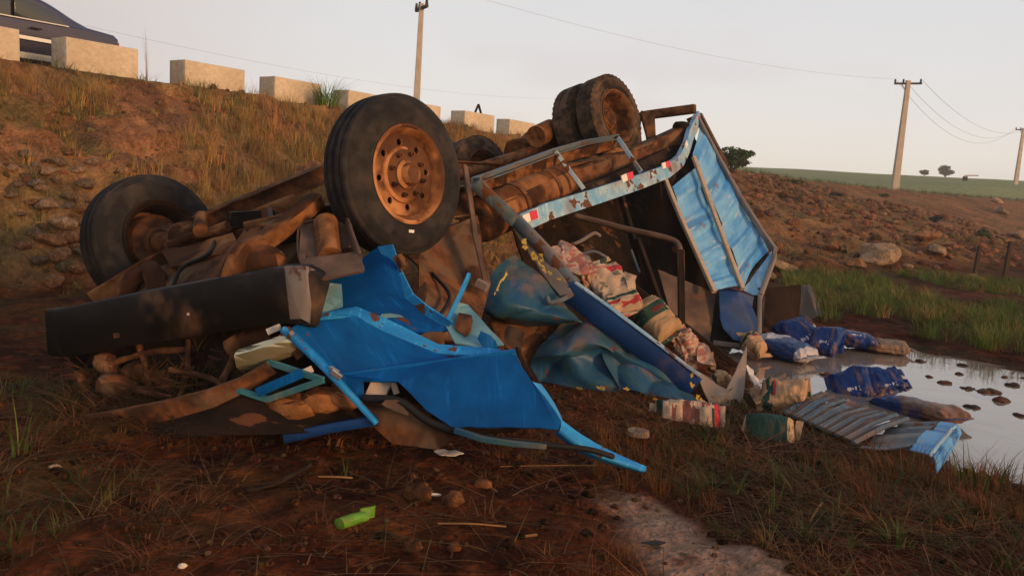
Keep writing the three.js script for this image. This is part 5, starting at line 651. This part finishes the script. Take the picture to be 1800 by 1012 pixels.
mesh('blue_end_plate', plate(A3([[1264, 510, 8.55], [1282, 506, 8.5], [1325, 522, 8.6], [1322, 540, 8.6], [1331, 560, 8.6], [1331, 580, 8.55], [1311, 601, 8.4], [1288, 597, 8.4], [1271, 577, 8.4], [1265, 560, 8.45]]), 0.014, { amp: 0.012, freq: 6 }), mat.navy, truck, 'dark blue torn end plate below the bright side'); mesh('end_frame', plate(A3([[1252, 515, 8.7], [1345, 520, 8.8], [1340, 600, 8.6], [1300, 615, 8.5], [1250, 600, 8.5]]), 0.02), mat.black, truck); mesh('end_strip', bar(P(1254, 602, 8.3), P(1312, 609, 8.3), 0.03, 0.045), mat.bare, truck);
mesh('torn_gusset', plate(A3([[1222, 650, 6.2], [1248, 664, 6.2], [1274, 688, 6.22], [1290, 680, 6.16], [1262, 716, 6.1], [1252, 722, 6.08], [1238, 690, 6.12]]), 0.012, { amp: 0.012, freq: 6 }), mat.bare, truck, 'grey torn gusset, left arm'); mesh('torn_gusset', plate(A3([[1274, 688, 6.22], [1294, 652, 6.35], [1313, 607, 6.5], [1312, 645, 6.4], [1309, 680, 6.3], [1298, 749, 6.12], [1288, 760, 6.08], [1271, 763, 6.04], [1262, 716, 6.1]]), 0.012, { amp: 0.015, freq: 6 }), mat.bare, truck, 'grey torn gusset, right arm rising to a point');
// hoses and torn bits of sheet about the chassis and the crushed cab
for (const pts of [[[600, 385, 5.3], [570, 420, 5.1], [500, 425, 5.0], [440, 445, 4.9]], [[380, 420, 5.5], [360, 450, 5.2], [320, 470, 5.2], [300, 510, 5.1]], [[850, 345, 7.0], [900, 320, 7.6], [950, 330, 8.0], [1000, 300, 8.7]], [[760, 480, 5.6], [790, 520, 5.4], [770, 560, 5.2]], [[560, 360, 5.4], [520, 375, 5.5], [480, 400, 5.3]], [[1060, 300, 9.2], [1110, 285, 9.6], [1150, 292, 9.8], [1180, 262, 10.2]]]) mesh('hose', tube(A3(pts), 0.013), mat.rubber, truck);
for (const [x, y, d, w, h, m] of [[690, 560, 4.62, 0.14, 0.04, 'paleTeal'], [760, 596, 4.5, 0.16, 0.05, 'rust'], [860, 600, 4.46, 0.12, 0.05, 'cab'], [912, 650, 4.36, 0.06, 0.09, 'brown'], [700, 715, 4.2, 0.14, 0.03, 'brown'], [820, 570, 4.62, 0.1, 0.06, 'rust'], [905, 590, 5.9, 0.16, 0.1, 'brown'], [860, 610, 5.4, 0.2, 0.1, 'rust'], [740, 520, 4.9, 0.06, 0.1, 'rust']]) {
  const c = P(x, y, d), q = []; const e = V(rr(0.6, 1), rr(-0.6, 0.4), rr(-0.3, 0.3)).normalize(), u = V(0, 1, 0).addScaledVector(e, -e.y).normalize(); for (let k = 0; k < 7; k++) { const a = k / 7 * 6.28, r = rr(0.6, 1.2); q.push(c.clone().addScaledVector(e, Math.cos(a) * w * r * 0.6).addScaledVector(u, Math.sin(a) * h * r)); } mesh('torn_sheet', plate(q, 0.006, { amp: 0.03, freq: 10, edge: 0.03, rag: 0.01 }), mat[m], truck);
}

// ------------------------------------------------------------------ sacks of the load
function sack(a, b, w, t, m, label, o = {}) {
  const { up = V(0, 1, 0), open = 0, sd = 1, wr = 1, sag = 0.12, group = 'spilled sacks', name = 'sack' } = o;
  const p = P(...a), q = P(...b), e = q.clone().sub(p), L = e.length(); e.normalize(); const s = e.clone().cross(up).normalize(), n = s.clone().cross(e).normalize();
  const nu = 44, nv = 40, verts = [], uv = [], idx = [], c = p.clone().add(q).multiplyScalar(0.5);
  for (let i = 0; i <= nu; i++) { const u = i / nu, k = Math.abs(2 * u - 1), fl = Math.pow(Math.max(0, 1 - Math.pow(k, 4.5)), 0.55), th = lerp(fl, 1, open && u > 0.5 ? open : 0) * (0.9 + 0.2 * fbm(u * 3 + sd, 1.5, 2)), ww = 1 - 0.1 * k ** 5 - 0.05 * Math.sin(u * 7 + sd);
    for (let j = 0; j <= nv; j++) {
      const a2 = j / nv * Math.PI * 2, cx = Math.sign(Math.cos(a2)) * Math.pow(Math.abs(Math.cos(a2)), 0.75), cy = Math.sign(Math.sin(a2)) * Math.pow(Math.abs(Math.sin(a2)), 0.7);
      const x = cx * w / 2 * ww, y = cy * (t / 2 * th + 0.004) - sag * t * Math.sin(u * Math.PI) * (cy < 0 ? 0.5 : 0.2);
      const wrk = wr * (0.034 * (n3(u * L * 5 + sd, cx * w * 6, cy * 1.5 + sd, 3) - 0.5) + 0.035 * (Math.abs(n3(u * L * 11 + cx, cx * w * 14 + sd, cy * 2, 9) - 0.5) - 0.1) * (0.6 + k));
      const v = c.clone().addScaledVector(e, (u - 0.5) * L + 0.05 * k * cx * Math.sin(sd)).addScaledVector(s, x + cx * wrk * 1.5).addScaledVector(n, y + cy * wrk * 2 + 0.05 * Math.sin(sd * 3 + u * 4) * L * 0.3); verts.push(v); uv.push(u, j / nv);
    } }
  const W = nv + 1; for (let i = 0; i < nu; i++) for (let j = 0; j < nv; j++) { const k = i * W + j; idx.push(k, k + 1, k + W, k + 1, k + W + 1, k + W); }
  for (const i of [0, nu]) { const k0 = verts.length, m0 = V(); for (let j = 0; j < nv; j++) m0.add(verts[i * W + j]); verts.push(m0.multiplyScalar(1 / nv)); uv.push(i / nu, 0.5); for (let j = 0; j < nv; j++) idx.push(k0, i ? i * W + j : i * W + j + 1, i ? i * W + j + 1 : i * W + j); }
  let g = fromIdx(verts, idx); g.setAttribute('uv', new THREE.Float32BufferAttribute(uv, 2)); g.userData.keepUV = true;
  const base = c.clone().addScaledVector(V(0, 1, 0), -t / 2); const root = thing(name, base, label, 'sack', group); mesh('sack_cloth', g, m, root);
  for (const u of [0, 1]) { const z = c.clone().addScaledVector(e, (u - 0.5) * (L + 0.02)).addScaledVector(n, 0.05 * Math.sin(sd * 3 + u * 4) * L * 0.3); mesh('end_seam', dent(sweep([-0.46, -0.2, 0, 0.2, 0.46].map((k) => z.clone().addScaledVector(s, k * w)), rect(0.045, 0.009), n), 0.01, 12, sd), m, root); }
  return root;
}
const near = ray(1000, 500).normalize().negate();
sack([978, 440, 6.8], [1044, 494, 6.64], 0.22, 0.20, bags.pink, 'pale crumpled sack highest on the dark blue beam, inside the lorry bed', { up: V(-0.1, 0.5, 0.9), sd: 2, wr: 2.2 });
sack([1046, 466, 6.74], [1108, 548, 6.46], 0.33, 0.17, bags.red, 'cream sack with red and green print lying on the dark blue beam', { up: V(0.25, 0.45, 0.9), sd: 5, wr: 1.7 });
sack([1130, 534, 6.6], [1176, 592, 6.46], 0.28, 0.25, bags.green, 'rounded tan sack with dark green print beside the hoop bar', { up: V(0.2, 0.6, 0.8), sd: 9, wr: 1 });
sack([1192, 582, 6.66], [1226, 640, 6.62], 0.18, 0.10, bags.pink, 'torn pink sack low in the bed at the foot of the hoop bar', { up: V(0.1, 0.5, 0.9), sd: 12, wr: 2.4 });
sack([1148, 738, 5.62], [1266, 744, 5.5], 0.30, 0.21, bags.long, 'cream sack lying on the soil under the torn gusset', { up: V(0, 0.8, 0.7), sd: 3, wr: 1.4 });
sack([1312, 758, 5.36], [1398, 768, 5.2], 0.30, 0.16, bags.box, 'squared tan sack with a dark green band at the near edge of the wet sheet', { up: V(0.15, 0.75, 0.65), sd: 7, wr: 0.9 });
sack([1336, 700, 6.15], [1420, 694, 6.05], 0.28, 0.19, bags.tan, 'open tan sack left of the grey corrugated sheet', { up: V(0, 0.8, 0.5), sd: 4, wr: 1.6, open: 0.8 });
sack([1248, 668, 6.5], [1282, 664, 6.5], 0.18, 0.14, bags.tan, 'small tan bundle behind the torn gusset', { sd: 6 });
sack([1310, 588, 8.2], [1342, 624, 8.0], 0.22, 0.18, bags.tan, 'small beige bundle under the dark blue end plate', { sd: 8 });
sack([1336, 590, 8.6], [1424, 630, 7.95], 0.42, 0.17, bags.blueWhite, 'blue and white sack nearest the lorry at the water edge', { sd: 14, wr: 1.4 });
sack([1376, 600, 8.9], [1432, 578, 8.9], 0.45, 0.20, bags.blue, 'shiny blue sack below the dark sheet, left of the rounded blue one', { up: V(0, 0.8, 0.6), sd: 15, wr: 1.5 });
sack([1424, 600, 8.75], [1480, 602, 8.6], 0.45, 0.24, bags.blue, 'rounded dark blue sack second from the right in the far row', { up: V(0, 0.9, 0.5), sd: 18, wr: 1.3 });
sack([1470, 590, 9.1], [1540, 604, 8.95], 0.42, 0.18, bags.blue, 'plain blue sack touching the muddy brown one', { sd: 21 });
sack([1524, 606, 8.95], [1598, 612, 8.9], 0.4, 0.13, bags.brown, 'muddy brown sack at the right end of the far row', { sd: 23 });
sack([1462, 684, 6.95], [1532, 668, 6.85], 0.28, 0.17, bags.blue, 'dark blue sack with brown side lying alone in the puddle', { up: V(-0.2, 0.7, 0.7), sd: 25, wr: 1.2 });
sack([1526, 674, 6.95], [1588, 666, 6.95], 0.24, 0.08, bags.blue, 'flat torn blue sack behind the lone dark blue one in the puddle', { up: V(0.25, 0.8, 0.5), sd: 28, wr: 2 });
sack([1548, 702, 6.6], [1686, 737, 5.95], 0.27, 0.14, bags.blueMud, 'long blue sack with muddy brown end lying across the puddle', { sd: 31 });
// ------------------------------------------------------------------ loose sheets
{
  const b = P(1395, 570, 9.7); const t = thing('dark_sheet', b.clone().setY(0), 'dark folded metal sheet standing behind the blue sacks', 'metal sheet');
  mesh('sheet_side', plate(A3([[1340, 508, 9.6], [1408, 500, 9.8], [1404, 572, 9.5], [1338, 572, 9.3]]), 0.012, { amp: 0.015 }), mat.dark, t); mesh('sheet_side', plate(A3([[1408, 500, 9.8], [1426, 502, 10.1], [1446, 552, 9.9], [1404, 572, 9.5]]), 0.012, { amp: 0.012 }), mat.black, t);
}
{ // slatted grey sheet fanned out at the near edge of the puddle
  const t = thing('slatted_sheet', P(1450, 740, 5.9).setY(0), 'grey slatted metal sheet fanned out at the near edge of the puddle', 'metal sheet');
  for (let i = 0; i < 26; i++) { const k = i / 25, a = P(lerp(1376, 1500, k), lerp(732, 784, k) + rr(-5, 5), lerp(5.75, 5.1, k)), b = P(lerp(1432, 1596, k), lerp(694, 742, k) + rr(-8, 3), lerp(6.35, 5.65, k)); a.y = Math.max(a.y, 0.02); b.y = Math.max(b.y, 0.0); const mid = a.clone().lerp(b, 0.5).add(V(0, 0.02 + rr(-0.008, 0.012), 0)); mesh('slat', dent(sweep([a, mid, b], [[-0.018, -0.006], [0.016, -0.010], [0.02, 0.0], [0.004, 0.013], [-0.004, 0.013], [-0.018, 0.003]], V(0, 1, 0)), 0.004, 8, i), i % 3 ? mat.steel : mat.brown, t); }
}
{
  const t = thing('corrugated_sheet', P(1600, 770, 5.2).setY(0), 'blue and grey corrugated sheet dipping into the puddle behind dry grass', 'metal sheet');
  const rows = [A3([[1512, 790, 5.05], [1550, 760, 5.45], [1584, 744, 5.75]]), A3([[1556, 794, 4.98], [1590, 760, 5.4], [1620, 744, 5.7]]), A3([[1600, 788, 4.95], [1630, 758, 5.35], [1656, 743, 5.66]]), A3([[1640, 800, 4.8], [1664, 768, 5.2], [1682, 748, 5.5]]), A3([[1650, 830, 4.62], [1674, 792, 5.0], [1690, 764, 5.35]])];
  mesh('sheet_left', patch(rows.slice(0, 3), 40, 20, 0.008, corr(0.014, 3)), mat.steel, t, 'grey half of the sheet'); mesh('sheet_right', patch(rows.slice(2), 40, 20, 0.008, corr(0.012, 1.6, 0.4)), mat.sheet, t, 'bright blue half of the sheet'); mesh('edge_strip', tube(A3([[1636, 800, 4.76], [1662, 768, 5.1], [1680, 748, 5.4]]), 0.012), mat.rail, t);
}
{ const h = (x, y, r, i) => { const c = groundHit(x, y) || P(x, y, 6); c.y = POND; const o = solo('mud_clod', [0, 1, 2].map((k) => dent(creased(new THREE.DodecahedronGeometry(r * [1, 0.6, 0.5][k], 2).scale(1.3, 0.5, 0.9).rotateY(i + k).translate(c.x + (k ? r * 0.75 * Math.cos(i * 2 + k * 2) : 0), c.y, c.z + (k ? r * 0.6 * Math.sin(i * 2 + k * 2) : 0)), 0.4), r * 0.55, 0.9 / r, i + k)), mat.wetMud, c.clone(), i < 4 ? `${['single', 'large left', 'large middle', 'large right'][i]} dark mud clod in the middle of the puddle` : 'small dark mud clod poking out of the puddle', 'clod', 'mud clods in the puddle'); return o; };
  [[1660, 686, 0.05], [1726, 712, 0.06], [1742, 720, 0.055], [1760, 728, 0.06], [1700, 700, 0.05], [1616, 655, 0.045], [1706, 736, 0.05], [1780, 700, 0.05], [1632, 680, 0.03], [1690, 658, 0.04], [1450, 688, 0.05], [1790, 745, 0.04], [1685, 675, 0.03], [1765, 680, 0.03]].forEach(([x, y, r], i) => h(x, y, r, i));
}
// ------------------------------------------------------------------ litter on the near ground
const onG = (px, py, up = 0.01) => { const g = groundHit(px, py); g.y += up; return g; };
{
  const a = onG(596, 932, 0.028), b = onG(640, 918, 0.03), c = onG(658, 912, 0.03); const t = thing('green_litter', a.clone(), 'crushed bright green tube lying on the dark soil', 'litter');
  mesh('tube', dent(sweep([a, a.clone().lerp(b, 0.5), b], [...Array(14)].map((_, i) => [Math.cos(i / 14 * 6.283) * 0.032, Math.sin(i / 14 * 6.283) * 0.022])), 0.01, 16), mat.greenPlastic, t); mesh('torn_end', plate([b.clone().add(V(-0.01, -0.02, 0)), c.clone().add(V(0, -0.02, 0.01)), c.clone().add(V(0, 0.03, 0)), b.clone().add(V(-0.02, 0.03, 0))], 0.008, { amp: 0.012, freq: 30, edge: 0.02 }), mat.greenPlastic, t);
  const sheet = (name, pts, m, label, cat, th = 0.004, amp = 0.012) => { const q = pts.map(([x, y]) => onG(x, y, 0.02)); return solo(name, plate(q, th, { amp, freq: 22, edge: 0.03 }), m, q[0].clone(), label, cat); };
  sheet('paper_scrap', [[762, 800], [775, 796], [800, 799], [815, 804], [800, 808], [776, 807]], mat.paper, 'white torn paper scrap in front of the crushed cab window', 'paper scrap');
  const s1 = onG(432, 866), s2 = onG(480, 856), s3 = onG(546, 836, 0.05); solo('metal_strip', dent(sweep([s1, s2, s3], rect(0.026, 0.010)), 0.004), mat.dark, s1.clone(), 'thin dark metal strip lying left of the upright sprout', 'metal strip');
  const d = onG(1121, 770, 0.03); solo('flat_stone', dent(creased(new THREE.CylinderGeometry(0.065, 0.07, 0.03, 24, 2).translate(d.x, d.y, d.z), 0.5), 0.008, 14), stoneMat, d.clone(), 'flat round pale disc on the soil below the teal sheet', 'stone');
  const k = onG(763, 878, 0.02); solo('plastic_ring', creased(new THREE.TorusGeometry(0.028, 0.006, 8, 28).rotateX(1.1).translate(k.x, k.y, k.z), 1), mat.paper, k.clone(), 'small white plastic ring in the middle of the soil', 'ring');
  sheet('dark_scrap', [[1126, 962], [1150, 958], [1170, 962], [1152, 968]], mat.rubber, 'black scrap lying on the bare pale track', 'scrap', 0.006, 0.01);
  const twig = (pts, r, label) => { const q = pts.map(([x, y], i) => onG(x, y, 0.012 + 0.01 * (i % 2))); solo('twig', tube(q, r, 0, 6), mat.straw, q[0].clone(), label, 'twig'); };
  twig([[770, 926], [830, 930], [888, 932]], 0.004, 'long thin straw right of the green tube'); twig([[880, 826], [960, 825], [1060, 822]], 0.003, 'long thin straw in front of the blue pillar'); twig([[560, 842], [590, 846], [618, 845]], 0.005, 'short orange twig under the upright sprout'); twig([[1424, 922], [1438, 900], [1446, 888]], 0.006, 'grey twig in the dry grass at the right'); twig([[924, 948], [942, 950]], 0.006, 'tiny pale straw on the soil left of the track');
  const lump = (x, y, r, m, label, i) => { const c = onG(x, y, r * 0.3); solo('clod', dent(creased(new THREE.SphereGeometry(r, 24, 16).scale(1.2, 0.8, 1).translate(c.x, c.y, c.z), 1), r * 0.75, 1.1 / r, i), m, c.clone(), label, 'clod'); };
  lump(95, 824, 0.026, stoneMat, 'rounded orange pebble at the left', 1); lump(320, 998, 0.014, mat.paper, 'tiny white pebble at the bottom left', 2); lump(848, 856, 0.04, mat.mud, 'orange clod behind the white ring', 3); lump(735, 872, 0.05, mat.mud, 'brown clod left of the white ring', 4); lump(795, 886, 0.045, mat.mud, 'brown clod right of the white ring', 5); lump(722, 965, 0.04, mat.mud, 'orange clod in the middle of the bottom edge', 6); lump(800, 966, 0.022, mat.mud, 'small clod right of the orange clod at the bottom', 7);
}
// straw trapped under the bumper and on the wreck's soil
scatter('trapped_straw', 'dry straw and roots matted under the bumper', 'straw', T4, bladeMat, 420, () => { const p = P(rr(110, 660), rr(650, 790), rr(4.3, 5.0)); const g = gp(p.x, -p.z); return [g, rr(0.6, 1.8), yaw()]; }, tone([0.03, 0.014, 0.007], [0.13, 0.055, 0.02]));
scatter('trapped_straw', 'dry stalks hanging below the bumper', 'straw', T2, bladeMat, 70, () => { const k = rnd(), p = P(lerp(150, 480, k), lerp(650, 590, k) + rr(0, 90), lerp(5.0, 4.55, k)); return [p, rr(0.5, 1.0), new THREE.Euler(rr(-3, 3), rr(0, 6), rr(-3, 3))]; }, tone([0.03, 0.014, 0.007], [0.10, 0.05, 0.02]));
{ // torn rags and crumpled bits of sacking among the wreck and at its foot
  const rag = (pts, m, label) => { const q = A3(pts), c = q[0].clone(); solo('torn_rag', plate(q, 0.006, { amp: 0.05, freq: 9, edge: 0.03, rag: 0.015 }), m, c, label, 'rag'); };
  rag([[1222, 598, 6.7], [1246, 606, 6.6], [1256, 644, 6.5], [1244, 640, 6.45], [1226, 632, 6.5]], bags.pink, 'torn pink rag between hoop bar and torn gusset');
  rag([[966, 434, 6.7], [1000, 428, 6.75], [1036, 452, 6.6], [1050, 478, 6.5], [1018, 486, 6.5], [990, 470, 6.55]], bags.pink, 'crumpled cream rag draped over the highest sack in the bed');
  rag([[1098, 476, 6.6], [1120, 484, 6.55], [1118, 520, 6.5], [1104, 512, 6.5]], bags.red, 'red and cream rag hanging off the printed sack in the bed');
  rag([[1246, 622, 6.6], [1254, 618, 6.6], [1258, 652, 6.5], [1250, 650, 6.5]], bags.tan, 'narrow tan rag hanging left of the torn gusset');
  rag([[1314, 640, 6.9], [1324, 648, 6.9], [1334, 676, 6.6], [1326, 680, 6.6], [1316, 660, 6.7]], mat.paper, 'pale narrow rag hanging right of the torn gusset');
  rag([[1316, 690, 6.4], [1338, 686, 6.3], [1350, 700, 6.1], [1330, 712, 6.0]], bags.tan, 'crumpled tan rag on the mud right of the torn gusset');
  rag([[1345, 655, 7.1], [1372, 650, 7.1], [1390, 664, 6.9], [1352, 672, 6.8]], bags.brown, 'brown crumpled rag in the mud below the blue and white sack');
}

renderer.render(scene, camera);
